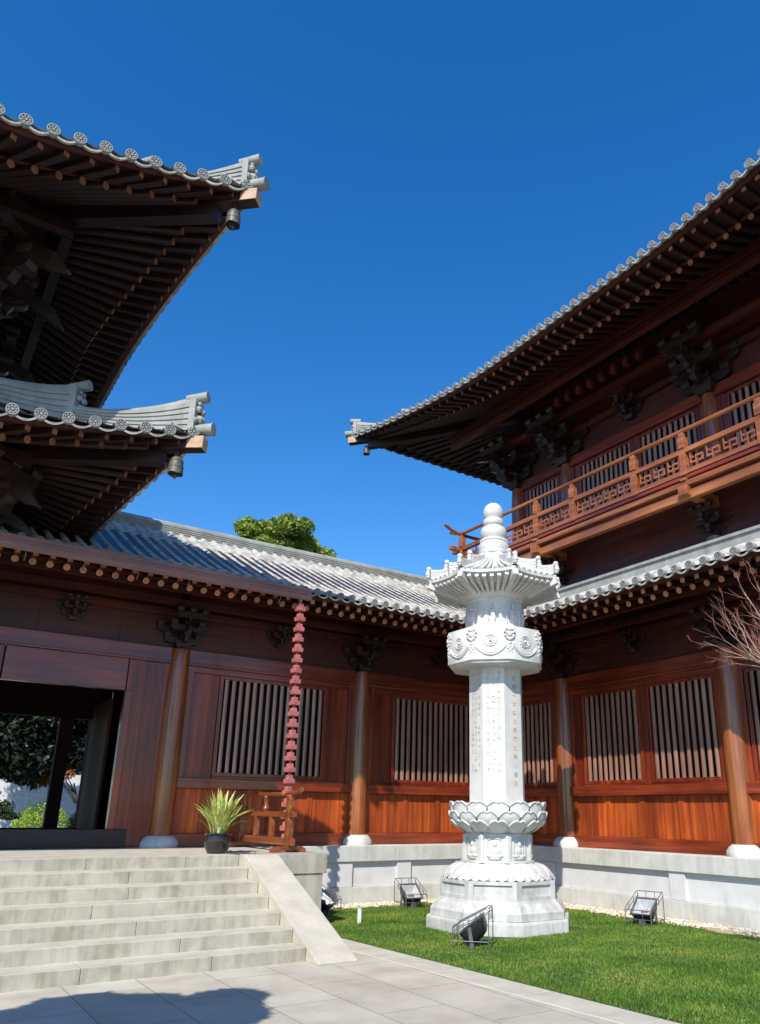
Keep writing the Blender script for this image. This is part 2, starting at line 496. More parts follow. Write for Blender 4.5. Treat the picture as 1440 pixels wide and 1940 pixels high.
def gravel():
    ico_v = []; ph = (1+5**.5)/2
    for a in (-1, 1):
        for c in (-ph, ph): ico_v += [(0, a, c), (a, c, 0), (c, 0, a)]
    iv = np.array(ico_v); iv /= np.linalg.norm(iv[0])
    fs = []
    for i in range(12):
        for j in range(i+1, 12):
            for k in range(j+1, 12):
                if all(abs(np.linalg.norm(iv[p]-iv[q])-1.0515) < .02 for p, q in ((i, j), (j, k), (i, k))):
                    nrm = np.cross(iv[j]-iv[i], iv[k]-iv[i])
                    fs.append((i, j, k) if nrm.dot(iv[i]) > 0 else (i, k, j))
    fs = np.array(fs)
    P = []
    for _ in range(3300): P.append((rng.uniform(11.40, 11.93), rng.uniform(4.5, 14.2)))
    for _ in range(2300): P.append((rng.uniform(6.2, 11.9), rng.uniform(13.78, 14.27)))
    V = []; F = []
    for i, (x, y) in enumerate(P):
        edge = min(x-11.4, .3) if x > 11.4 and y < 13.78 else min(y-13.78, .3)
        if edge < .10 and rng.uniform() < .55: continue
        s = rng.uniform(.016, .040)*np.array([1, rng.uniform(.6, 1), rng.uniform(.45, .75)])
        q = iv*(1+rng.uniform(-.18, .18, (12, 1)))*s
        a = rng.uniform(0, 6.28); ca, sa = math.cos(a), math.sin(a)
        q = q @ np.array([[ca, sa, 0], [-sa, ca, 0], [0, 0, 1]])
        F.append(fs+12*len(V)); V.append(q+np.array([x, y, .012+rng.uniform(0, .03)]))
    o = numpy_mesh('gravel', np.concatenate(V), np.concatenate(F), PEB, origin=(11, 13, 0))
    o['kind'] = 'stuff'; tag(o, 'cream pebble strip along the foot of the white platforms', 'gravel')
gravel()
b = MB()
def strip(pts, z):
    b.add([(p[0], p[1], z) for p in pts], [tuple(range(len(pts)))])
strip([(11.42, 3.5), (11.95, 3.5), (11.95, 14.29), (11.46, 13.80), (11.50, 10), (11.40, 7.2)], .012)
strip([(6.1, 13.78), (11.46, 13.80), (11.95, 14.29), (6.1, 14.29)], .012)
o = b.build('gravel_bed', SAND); o['kind'] = 'structure'

# ------------------------------------------------------------------ steps and terrace
st = thing('stone_staircase', 'wide grey granite steps with a sloping cheek slab up to the terrace', 'steps', (1, 10.7, 0))
RY0, TRD, RIS = 9.40, .408, H/7
for i in range(7):
    b = MB(); y0 = RY0+TRD*i; z0 = RIS*i
    x = -3.0+.37*((i*5) % 7)*.3
    cuts = [-3.0]
    while x < 4.2:
        x += 1.35+.9*random.random()
        if x < 4.2: cuts.append(x)
    cuts.append(4.66)
    y1 = RY0+TRD*(i+1) + .02 if i < 6 else 11.86
    for a, c in zip(cuts[:-1], cuts[1:]):
        b.box(a+.002, c-.002, y0+random.uniform(-.004, .004), y1, z0-.03, z0+RIS+random.uniform(-.003, .003))
        b.M[-5] = 1  # same stone: sun on treads put into lighter colour, risers darker with real staining
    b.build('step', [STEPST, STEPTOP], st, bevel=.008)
b = MB()
prof = [(9.06, 0), (9.06, .03), (11.62, H+.012), (11.86, H+.012), (11.86, 0)]
v = [(4.665, p, q) for p, q in prof]+[(5.20, p, q) for p, q in prof]
b.add(v, [(4, 3, 2, 1, 0), (5, 6, 7, 8, 9), (0, 1, 6, 5), (1, 2, 7, 6), (2, 3, 8, 7), (3, 4, 9, 8), (4, 0, 5, 9)])
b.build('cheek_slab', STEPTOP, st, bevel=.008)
te = thing('stone_terrace', 'low granite terrace at the top of the steps in front of the doorway', 'terrace', (1, 13, 0))
b = MB(); b.box(-6, 6.06, 11.88, 14.29, 0, H-.3); b.build('base_block', STEPST, te)
b = MB()
x = -6
for x in [-6, -4.4, -2.9, -1.2, .4, 1.9, 3.6]:
    w = {-6: 1.6, -4.4: 1.5, -2.9: 1.7, -1.2: 1.6, .4: 1.5, 1.9: 1.7, 3.6: 1.05}[x]
    b.box(x+.002, x+w-.002, 11.87, 12.6, H-.29, H)
    b.box(x+.402, x+w+.398, 12.604, 13.4, H-.29, H)
    b.box(x+.102, x+w+.098, 13.404, 14.288, H-.29, H)
b.box(5.052, 6.16, 12.606, 13.4, H-.30, H); b.box(4.755, 6.16, 13.404, 14.288, H-.3, H)
b.build('cap_slab', STEPTOP, te, bevel=.006)
b = MB(); b.box(5.206, 6.16, 11.83, 12.602, H-.30, H); b.build('corner_block', STEPST, te, bevel=.008)  # front painted darker because it faces away from the stronger light
b = MB(); b.box(5.60, 6.10, 11.85, 11.878, .18, H-.305); b.box(5.55, 6.14, 11.84, 11.878, 0, .176); b.build('corner_pilaster', STEPST, te, bevel=.006)

def platform(name, label, base, U, N, u0, u1, depth, pil, group):
    t = thing(name, label, 'platform', (base[0]+U[0]*(u0+u1)/2, base[1]+U[1]*(u0+u1)/2, 0), group)
    fr = lambda: MB().frame(base, U, N)
    c = fr(); u = u0
    while u < u1-.1:
        w = min(random.uniform(1.5, 2.1), u1-u)
        if u1-u-w < .6: w = u1-u
        c.box(u+.0015, u+w-.0015, -depth, .03, H-.30, H); u += w
    c.build('cap_slab', GRANITE, t, bevel=.012)
    c = fr(); c.box(u0, u1, -depth, -.06, .34, H-.304); c.build('panel', PLASTER, t)
    c = fr(); c.box(u0, u1, -depth, .0, -.05, .336); c.build('plinth', GRANITE, t, bevel=.01)
    for p in pil:
        c = fr(); c.box(p-.17, p+.17, -.058, -.005, .34, H-.304); c.build('pilaster', PLASTER, t, bevel=.004)
    return t
platform('stone_platform', 'pale stone platform under the single storey gallery behind the pillar', (0, 14.30), (1, 0), (0, -1), -6, 11.94, 6.0, [7.85, 9.25, 10.75], 'platforms under the halls')
platform('stone_platform', 'pale stone platform under the two storey hall on the right', (11.97, 0), (0, 1), (-1, 0), 2.0, 14.29, 6.0, [5.9, 9.55, 12.9], 'platforms under the halls')

# ------------------------------------------------------------------ timber architecture helpers
def roundel(mb, c, out, r):
    """carved tile end: rim, eight petals and a boss. out = outward unit 2D"""
    out = Vector((out[0], out[1], 0)); sx = Vector((-out.y, out.x, 0)); c = Vector(c)
    def P(a, rr, d): return c + sx*(rr*math.cos(a)) + Vector((0, 0, 1))*(rr*math.sin(a)) + out*d
    n = 16
    mb.mi = 1
    mb.add([P(2*math.pi*i/n, r*.86, .0) for i in range(n)], [tuple(range(n))])
    mb.mi = 2
    v = []; f = []
    for rr, d in ((r, -.10), (r, .014), (r*.84, .014), (r*.84, -.002)):
        v += [P(2*math.pi*i/n, rr, d) for i in range(n)]
    for k in range(3):
        for i in range(n): f.append((k*n+i, k*n+(i+1) % n, (k+1)*n+(i+1) % n, (k+1)*n+i))
    mb.add(v, f)
    for q in range(8):
        a = 2*math.pi*(q+.5)/8
        pts = [P(a-.22, r*.42, .010), P(a-.27, r*.68, .012), P(a, r*.78, .012), P(a+.27, r*.68, .012), P(a+.22, r*.42, .010), P(a, r*.34, .010)]
        mb.add(pts, [tuple(range(6))])
    mb.add([P(2*math.pi*i/8, r*.24, .014) for i in range(8)], [tuple(range(8))])
    mb.mi = 0

class Eave:
    """One run of a Chinese eave. O: meeting point of the flat eave lines, u: along the eave away from the corner, o: outward."""
    def __init__(s, O, u, o, L, z0, fA=0, fB=0, lift=0, Lc=4.0, D=2.05, dr=.40, dq=.14, slope=.5, sp=.27, s0=0.0, m=.42, pw=1.6):
        s.O, s.u, s.o = Vector((O[0], O[1], 0)), Vector((u[0], u[1], 0)), Vector((o[0], o[1], 0))
        s.L, s.z0, s.fA, s.fB, s.lift, s.Lc, s.D, s.dr, s.dq, s.slope, s.sp, s.s0, s.m, s.pw = L, z0, fA, fB, lift, Lc, D, dr, dq, slope, sp, s0, m, pw
        s.corner = (lift > 0); s.endlift = 0.0
    def k(s, t): return max(0.0, 1-t/s.Lc)**s.pw if s.corner else 0.0
    def E(s, t):
        lin = max(0.0, 1-t/s.Lc) if s.corner else 0
        p = s.O + s.u*(t - s.fB*lin) + s.o*(s.fA*s.k(t))
        p.z = s.z0 + s.lift*s.k(t) + s.endlift*max(0.0, t-9.0)**2
        return p
    def I(s, t):
        if s.corner:
            s1 = s.D+1.6
            q = t if t > s1 else s.D + t*(s1-s.D)/s1
        else: q = t
        p = s.O - s.o*s.D + s.u*q
        p.z = s.z0 - .16 + .1*s.dr + s.m*(s.D-s.dr) + .25*s.endlift*max(0.0, t-9.0)**2
        return p
    def P(s, t, d, zoff):
        e, i = s.E(t), s.I(t)
        h = Vector((i.x-e.x, i.y-e.y, 0)).normalized()
        q = e + h*d; q.z = e.z + zoff
        return q
    def rafters(s, parent, mats, individual=True, n_skip=0):
        """square flying rafters over round rafters"""
        ts = []; t = s.s0+s.sp*.5
        while t < s.L: ts.append(t); t += s.sp
        allb = MB()
        for t in ts:
            fb_ = MB() if individual else allb
            a = s.P(t, s.dq, -.062); c = s.P(t, s.dr+.28, -.062+.10*(s.dr+.28-s.dq))
            fb_.mi = 0; fb_.bar(a, c, .088, .088)
            fb_.mi = 1; d = (c-a).normalized(); fb_.bar(a-d*.003, a+d*.0, .080, .080); fb_.mi = 0
            if individual: fb_.build('flying_rafter', mats, parent)
            rb = MB() if individual else allb
            a = s.P(t, s.dr, -.172+.1*s.dr); c = s.I(t)
            rb.mi = 0; rb.tube([a, c], .060, 10)
            d = (c-a).normalized()
            rb.mi = 1; rb.tube([a-d*.003, a], .056, 10); rb.mi = 0
            if individual: rb.build('rafter', mats, parent)
        if not individual:
            q = allb.build('rafters', mats, parent); q['kind'] = 'stuff'
    def soffit(s, parent, mat, topstep=12):
        b1 = MB(); nn = int(s.L/.25)+2
        ts = [s.s0+(s.L-s.s0)*i/(nn-1) for i in range(nn)]
        r_out = []; r_mid = []; r_mid2 = []; r_in = []
        for t in ts:
            r_out.append(s.P(t, .03, -.012)); r_mid.append(s.P(t, s.dr+.02, -.012+.1*(s.dr-s.dq)))
            q = s.P(t, s.dr+.02, -.105+.1*s.dr); r_mid2.append(q)
            i = s.I(t); i.z += .064; r_in.append(i)
        b1.grid([r_out, r_mid], False); b1.grid([r_mid2, r_in], False)
        b1.grid([r_mid, r_mid2], False)
        b1.build('soffit', mat, parent)
    def fascia(s, parent, mat):
        b1 = MB(); nn = int(s.L/.22)+2
        ts = [s.s0+(s.L-s.s0)*i/(nn-1) for i in range(nn)]
        def ring(d0, d1, z0, z1):
            rows = [[s.P(t, d0, z0) for t in ts], [s.P(t, d0, z1) for t in ts], [s.P(t, d1, z1) for t in ts], [s.P(t, d1, z0) for t in ts], [s.P(t, d0, z0) for t in ts]]
            b1.grid(rows, False)
        ring(.035, .13, -.020, .045)
        z = -.112+.1*s.dr
        ring(s.dr-.02, s.dr+.045, z+.002, z+.045)
        b1.build('fascia_board', mat, parent)
    def tile_edge(s, parent, r=.072, seg=True):
        b1 = MB(); t = s.s0+s.sp*.5
        zc = r+.035
        ts = []
        while t < s.L: ts.append(t); t += s.sp
        for t in ts:
            c = s.P(t, -.05, zc)
            roundel(b1, c, s.o, r)
            # drip tile between rolls
            t2 = t+s.sp*.5
            v = []
            for j in range(7):
                w = -1+2*j/6
                q = s.P(t2+w*s.sp*.47, -.045, .055-.075*(1-w*w))
                v.append(q); v.append(q + Vector((0, 0, .030)) + s.o*.004)
                v.append(q - s.o*.10 + Vector((0, 0, .035)))
            f = []
            for j in range(6):
                f.append((3*j, 3*j+3, 3*j+4, 3*j+1)); f.append((3*j+1, 3*j+4, 3*j+5, 3*j+2)); f.append((3*j+5, 3*j+3, 3*j, 3*j+2))
            b1.add(v, f)
        b1.build('eave_tile_ends', [TILE, TILEDK, TILELT], parent)
        return ts
    def roof(s, parent, depth_fn, zfn, r=.072, step=.30):
        """barrel tile rolls and pan tiles. depth_fn(t) -> (d0,d1) distance range inward; zfn(d)-> rise above the eave"""
        b1 = MB(); t = s.s0+s.sp*.5
        hs_ = 6
        while t < s.L:
            d0, d1 = depth_fn(t)
            if d1-d0 > .15:
                e = s.E(t); along = s.u; inn = -s.o
                n = max(1, int((d1-d0)/step))
                for which in (0, 1):
                    rows = []
                    for i in range(n):
                        for q in (0, .985):
                            d = d0+(d1-d0)*(i+q)/n
                            d += 0 if which == 0 else .0
                            lf = (s.lift*s.k(t)+s.endlift*max(0.0, t-9.0)**2)*max(0, 1-d/2.9)
                            base = Vector((e.x, e.y, 0)) + inn*d
                            z = s.z0+lf+zfn(d)
                            row = []
                            if which == 0:
                                rr = r*(1.0 if q == 0 else .86)
                                for j in range(hs_+1):
                                    a = math.pi*j/hs_
                                    row.append(base+along*(-rr*math.cos(a))+Vector((0, 0, z+.022+rr*math.sin(a)*.86)))
                            else:
                                for j in range(5):
                                    w = -1+2*j/4
                                    row.append(base+along*(s.sp*.5+w*s.sp*.46)+Vector((0, 0, z+.040-.026*(1-w*w)+(.012 if q == 0 else -.008))))
                            rows.append(row)
                    b1.grid(rows, True)
            t += s.sp
        b1.build('roof_tiles', TILE, parent, sharp=60)

def sweep_ridge(mb, path, hfac, w=.11, layers=5, h=.30, topr=.075):
    """stacked-tile ridge along path (list of Vector), hfac scale per point"""
    prof = []
    for i in range(layers):
        z0, z1 = h*i/layers, h*(i+.6)/layers
        prof += [(w, z0), (w, z1), (w*.86, z1+.001), (w*.86, h*(i+1)/layers)]
    L = [(-a, z) for a, z in prof]
    Rr = [(a, z) for a, z in reversed(prof)]
    top = [(-topr*math.cos(math.pi*j/6), h+topr*math.sin(math.pi*j/6)) for j in range(7)]
    cross = L+top+Rr
    rows = []
    k = len(path)
    for i, p in enumerate(path):
        d = (path[min(i+1, k-1)]-path[max(i-1, 0)]); d.z = 0; d.normalize()
        sd_ = Vector((-d.y, d.x, 0))
        rows.append([p + sd_*a + Vector((0, 0, z*hfac[i])) for a, z in cross])
    mb.grid(rows, False)
    n = len(cross)
    mb.add(rows[0], [tuple(range(n))]); mb.add(rows[-1], [tuple(range(n-1, -1, -1))])

def ridge_end(mb, p, d, s=1.0, zt=.40):
    """beast-mask block with a tile roll on top; d outward unit 2D"""
    d = Vector((d[0], d[1], 0)).normalized(); sd_ = Vector((-d.y, d.x, 0)); p = Vector(p)
    up_ = Vector((0, 0, 1))
    mb.bar(p - d*.02 + up_*(zt*.5), p + d*.07 + up_*(zt*.5), .27*s, zt*.98)
    for a, z, q, r in ((0, .14, .10, .085), (-.06, .25, .10, .055), (.06, .25, .10, .055), (0, .23, .14, .045), (-.09, .12, .07, .05), (.09, .12, .07, .05), (0, .06, .12, .05), (-.04, .32, .09, .04), (.04, .32, .09, .04), (-.1, .33, .05, .035), (.1, .33, .05, .035), (0, .0, .1, .045)):
        mb.ball(p + sd_*(a*s) + d*(q*s) + up_*(z*zt/.36), r*s, 8)
    c0 = p - d*.12*s + up_*(zt+.045*s); c1 = p + d*.20*s + up_*(zt+.085*s)
    mb.tube([c0, c1], [.075*s, .085*s], 12)

def hip(parent, ea, eb, q_in, seglen=1.9, hscale=1.0, split=True, beam_mat=None, up_slope=.46):
    """hip beam, ridge segments and bell anchor for the corner formed by runs ea and eb"""
    tip = ea.E(0.0)
    inn = Vector((q_in[0]-tip.x, q_in[1]-tip.y, 0)); dl = inn.length; inn.normalize()
    out = -inn
    bm_ = MB()
    zi = ea.z0+ea.m*(ea.D-ea.dr)-.1
    # old (lower) hip rafter and young (upper) hip rafter
    bm_.bar(tip + inn*.55 + Vector((0, 0, -.27)), Vector((q_in[0], q_in[1], zi-.22)), .20, .24)
    hb = bm_.build('hip_rafter', [WDK], parent)
    bm_ = MB()
    a = tip + out*.06 + Vector((0, 0, -.085)); c = tip + inn*1.5 + Vector((0, 0, -.16+.1))
    bm_.mi = 0; bm_.bar(a, c, .19, .20)
    bm_.mi = 1; bm_.bar(a + out*.012, a + inn*.24 + Vector((0, 0, .007)), .194, .196)
    bm_.build('young_hip_rafter', [WRAF, WENDP], parent, bevel=.008)
    # ridge
    mb = MB()
    zs = lambda d: ea.lift*(max(0, 1-d/2.6)**1.6) + up_slope*.72*d
    n = 14; path = []; hf = []
    for i in range(n):
        d = .18+(seglen-.18)*i/(n-1)
        q = tip + inn*d; q.z = ea.z0 + .10 + zs(d)
        path.append(q); f = 1-i/(n-1)
        hf.append(hscale*(.72+.75*f**2.2))
    sweep_ridge(mb, path, hf)
    ridge_end(mb, path[0]+out*.02, out, 1.0, .30*hf[0]+.02)
    # tile roll at the very corner
    c0 = tip + inn*.25 + Vector((0, 0, .14)); c1 = tip + out*.16 + Vector((0, 0, .155))
    mb.tube([c0, c1], [.085, .095], 12)
    mb.tube([c1, c1+out*.015], [.105, .105], 12)
    if split:
        path2 = []; hf2 = []
        for i in range(10):
            d = seglen+.05+(1.8)*i/9
            q = tip + inn*d; q.z = ea.z0 + .10 + zs(d)
            path2.append(q); f = 1-i/9
            hf2.append(hscale*(1.05+.55*f**2.0))
        sweep_ridge(mb, path2, hf2, w=.125)
        ridge_end(mb, path2[0]+out*.02, out, 1.0, .30*hf2[0]+.02)
    mb.build('hip_ridge', TILER, parent, sharp=40)
    return tip, inn

def wind_bell(name_label, p, s, group='bronze wind bells under the eave corners'):
    t = thing('wind_bell', name_label, 'bell', (p[0], p[1], p[2]-.62*s), group)
    mb = MB(); n = 16
    prof = [(.0, .53), (.045, .522), (.085, .50), (.118, .465), (.138, .42), (.150, .405), (.150, .39), (.143, .385), (.152, .28), (.163, .27), (.163, .25), (.155, .245), (.160, .12)]
    v = []; f = []
    for r, z in prof:
        for j in range(n):
            a = 2*math.pi*j/n
            zz = z + (.03*abs(math.sin(2*a))-.03 if z < .13 else 0)
            v.append((p[0]+r*s*math.cos(a), p[1]+r*s*math.sin(a), p[2]-.62*s+zz*s))
    for i in range(len(prof)-1):
        for j in range(n): f.append((i*n+j, (i+1)*n+j, (i+1)*n+(j+1) % n, i*n+(j+1) % n))
    mb.add(v, f, True); mb.build('bell_body', BRONZE, t)
    mb = MB(); mb.tube([(p[0], p[1], p[2]+.06), (p[0], p[1], p[2]-.08*s)], .012*s, 6)
    ring = [(p[0]+.03*s*math.cos(a), p[1], p[2]-.095*s+.03*s*math.sin(a)) for a in np.linspace(0, 2*math.pi, 10, endpoint=False)]
    mb.tube(ring, .009*s, 6, close=True); mb.build('hanger', BRONZE, t)
    mb = MB(); q = (p[0], p[1], p[2]-.62*s)
    mb.tube([(q[0], q[1], q[2]+.4*s), (q[0], q[1], q[2]+.06*s)], .008*s, 6)
    for a in (0, math.pi/2):
        dx, dy = math.cos(a)*.075*s, math.sin(a)*.075*s
        mb.tube([(q[0]-dx, q[1]-dy, q[2]+.07*s), (q[0], q[1], q[2]+.05*s), (q[0]+dx, q[1]+dy, q[2]+.07*s)], [.010*s, .018*s, .010*s], 6)
    mb.ball((q[0], q[1], q[2]+.03*s), .028*s, 8); mb.build('clapper', BRONZE, t)

def bracket_mesh(s=1.0, ang=True):
    """dougong at local origin: u along the wall, n outwards, z up; returns MB in local coords"""
    b = MB()
    def blk(u, n, z, w=.19, h=.13):
        w *= s; h *= s
        b.lathe((u*s, n*s, z*s), [(w*.52, 0), (w*.70, h*.5), (w*.70, h)], 4, math.pi/4, False)
    def arm(u0, u1, n, z, th=.12, h=.17):
        pts = [(u0, z+h), (u0, z+h*.55), (u0+.05, z+h*.2), (u0+.13, z), (u1-.13, z), (u1-.05, z+h*.2), (u1, z+h*.55), (u1, z+h)]
        v = [(p*s, (n-th/2)*s, q*s) for p, q in pts]+[(p*s, (n+th/2)*s, q*s) for p, q in pts]
        k = len(pts)
        b.add(v, [tuple(range(k)), tuple(range(2*k-1, k-1, -1))]+[(i, i+k, (i+1) % k+k, (i+1) % k) for i in range(k)])
    def armn(n0, n1, z, th=.12, h=.17):
        pts = [(n0, z+h), (n0, z), (n1-.13, z), (n1-.05, z+h*.2), (n1, z+h*.55), (n1, z+h)]
        v = [(-th/2*s, p*s, q*s) for p, q in pts]+[(th/2*s, p*s, q*s) for p, q in pts]
        k = len(pts)
        b.add(v, [tuple(range(k)), tuple(range(2*k-1, k-1, -1))]+[(i, i+k, (i+1) % k+k, (i+1) % k) for i in range(k)])
    b.lathe((0, 0, 0), [(.21*s, 0), (.21*s, .02*s), (.30*s, .11*s), (.30*s, .22*s)], 4, math.pi/4, False)
    arm(-.5, .5, 0, .16); armn(-.2, .45, .16)
    for u in (-.42, 0, .42): blk(u, 0, .33)
    blk(0, .38, .33)
    arm(-.72, .72, 0, .46); arm(-.46, .46, .38, .46); armn(-.2, .80, .46)
    for u in (-.64, .64): blk(u, 0, .63)
    for u in (-.38, 0, .38): blk(u, .38, .63)
    blk(0, .72, .63)
    arm(-.42, .42, .72, .76)
    for u in (-.34, 0, .34): blk(u, .72, .93)
    if ang:
        b.bar((0, -.1*s, 1.10*s), (0, 1.02*s, .52*s), .11*s, .17*s)
        b.bar((0, 1.02*s, .52*s), (0, 1.20*s, .38*s), .11*s, .15*s, w2=.06*s, h2=.02*s)
        b.bar((0, -.1*s, .82*s), (0, .62*s, .42*s), .10*s, .15*s)
    return b
BRACK = {}
def place_bracket(parent, base, U, N, u, n, z, key, s=1.0, ang=True):
    """copies share mesh data"""
    ang_rot = math.atan2(U[1], U[0])
    left = (U[0]*N[1]-U[1]*N[0]) > 0
    kk = (key, left)
    if kk not in BRACK:
        mb = bracket_mesh(s, ang)
        if not left: mb.V = [(x, -y, z_) for x, y, z_ in mb.V]; mb.F = [f[::-1] for f in mb.F]
        o = mb.build('bracket_set', WDK, None, origin=(0, 0, 0), bevel=.006)
        BRACK[kk] = o
        q = o
    else:
        q = BRACK[kk].copy(); COL.objects.link(q)
    w = Vector((base[0]+U[0]*u+N[0]*n, base[1]+U[1]*u+N[1]*n, z))
    q.parent = parent
    q.location = w - WPOS[parent.name]; q.rotation_euler = (0, 0, ang_rot)
    return q

def column(parent, x, y, z0, z1, r=.21, plinth=True):
    mb = MB()
    hh = z1-z0
    mb.lathe((x, y, z0), [(r, 0), (r*1.0, hh*.5), (r*.97, hh*.8), (r*.86, hh*.96), (r*.78, hh)], 28)
    c = mb.build('column', WCOL, parent)
    if plinth:
        pb = MB()
        pb.lathe((x, y, z0-.20), [(.335, 0), (.345, .04), (.335, .09), (.29, .155), (.245, .19), (.23, .199)], 32)
        pb.build('plinth', GRANITE, c)
    return c

def lattice_window(parent, base, U, N, u0, u1, z0, z1, nf, wz, wu, nb=None, th=.075):
    """frame and vertical bar lattice with a dark room behind. nf = front plane"""
    fr = MB().frame(base, U, N)
    t = .07
    fr.box(u0-t, u0, nf-.09, nf+.012, z0-t, z1+t); fr.box(u1, u1+t, nf-.09, nf+.012, z0-t, z1+t)
    fr.box(u0, u1, nf-.088, nf+.010, z0-t, z0); fr.box(u0, u1, nf-.088, nf+.010, z1, z1+t)
    w = fr.build('window', WZ, parent, bevel=.006)
    lb = MB().frame(base, U, N)
    nb = nb or int(round((u1-u0)/.148))
    for i in range(nb):
        c = u0+(u1-u0)*(i+.5)/nb
        hw = th/2*random.uniform(.93, 1.05)
        # triangular-front bar turned slightly
        v = []
        for z in (z0, z1):
            v += [(c-hw, nf-.032, z), (c+hw, nf-.032, z), (c+hw, nf-.008, z), (c, nf-.002, z), (c-hw, nf-.008, z)]
        lb.add(v, [(0, 1, 2, 3, 4), (9, 8, 7, 6, 5), (0, 5, 6, 1), (1, 6, 7, 2), (2, 7, 8, 3), (3, 8, 9, 4), (4, 9, 5, 0)])
    lb.build('lattice', WBAR, w)
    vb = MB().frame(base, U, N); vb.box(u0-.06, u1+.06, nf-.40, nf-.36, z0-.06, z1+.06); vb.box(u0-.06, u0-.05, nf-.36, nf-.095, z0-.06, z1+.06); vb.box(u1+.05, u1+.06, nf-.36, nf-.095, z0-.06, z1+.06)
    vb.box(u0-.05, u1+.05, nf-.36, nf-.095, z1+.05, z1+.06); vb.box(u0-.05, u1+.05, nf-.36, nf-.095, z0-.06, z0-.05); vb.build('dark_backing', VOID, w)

def planks(mb, u0, u1, n0, n1, z0, z1, w=.31, gap=.004):
    u = u0
    while u < u1-.02:
        ww = min(w, u1-u)
        if u1-u-ww < .1: ww = u1-u
        mb.box(u+gap/2, u+ww-gap/2, n0, n1+random.uniform(-.003, .003), z0, z1); u += ww

def lower_bay(parent, base, U, N, c0, c1, wins, hz, wzv, win_z=(2.45, 4.24)):
    """infill between columns c0 and c1. hz: horizontal grain material, wzv: vertical plank material"""
    f = lambda: MB().frame(base, U, N)
    a, e = c0+.17, c1-.17
    q = f(); q.box(a, e, -.10, .075, H, H+.235); q.build('ground_sill', hz, parent, bevel=.008)
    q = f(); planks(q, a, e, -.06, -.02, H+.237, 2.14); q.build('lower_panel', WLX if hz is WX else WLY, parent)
    for u in (a, a+(e-a)*.27, a+(e-a)*.5, a+(e-a)*.73, e-.12):
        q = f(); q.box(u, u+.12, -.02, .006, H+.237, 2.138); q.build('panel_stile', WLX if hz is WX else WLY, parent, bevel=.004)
    q = f(); q.box(a, e, -.10, .095, 2.142, 2.335); q.build('sill_rail', hz, parent, bevel=.012)
    z0, z1 = win_z
    q = f(); u = a
    q.box(a, a+.13, -.09, .03, 2.338, 4.43); q.build('window_post', WZ, parent, bevel=.006)
    q = f(); q.box(e-.13, e, -.09, .03, 2.338, 4.43); q.build('window_post', WZ, parent, bevel=.006)
    q = f(); q.box(a+.132, e-.132, -.09, .026, z1+.075, 4.43); q.build('window_head', hz, parent, bevel=.006)
    for (x0, x1), (x2, x3) in zip(wins[:-1], wins[1:]):
        q = f(); q.box(x1+.075, x2-.075, -.09, .024, 2.338, z1+.073); q.build('window_post', WZ, parent, bevel=.006)
    for w0, w1, sgn in ((a+.132, wins[0][0]-.075, 0), (wins[-1][1]+.075, e-.132, 1)):
        if w1-w0 > .05:
            q = f(); planks(q, w0, w1, -.07, -.035, 2.338, z1+.073, .36); q.build('side_panel', wzv, parent)
    for w0, w1 in wins:
        q = f(); q.box(w0-.07, w1+.07, -.085, .018, 2.338, z0-.074); q.build('apron_rail', hz, parent, bevel=.005)
    for w0, w1 in wins: lattice_window(parent, base, U, N, w0, w1, z0, z1, -.0, WZ, hz)
    q = f(); q.box(a, e, -.09, .05, 4.432, 4.74); q.box(a, e, .052, .085, 4.432, 4.475); q.build('lintel_beam', hz, parent, bevel=.01)
    q = f(); planks(q, a-.1, e+.1, -.08, -.04, 4.742, 6.05, 1.4); q.build('frieze_board', WUP if hz is WX else WUPY, parent)

# ------------------------------------------------------------------ gallery (single storey, behind the pillar)
MB0, MU, MN = (0, 14.80), (1, 0), (0, -1)
MC = [-3.80, .25, 4.28, 8.34, 12.40]
ga = thing('gallery_hall', 'single storey dark timber gallery with grey tile roof between the two tall halls', 'hall', (4.3, 14.8, H))
for cx in MC[1:4]:
    column(ga, cx, 14.80, H+.20, 4.72)
lower_bay(ga, MB0, MU, MN, MC[2], MC[3], [(5.20, 7.43)], WX, WPX)
lower_bay(ga, MB0, MU, MN, MC[3], MC[4], [(9.24, 11.50)], WX, WPX)
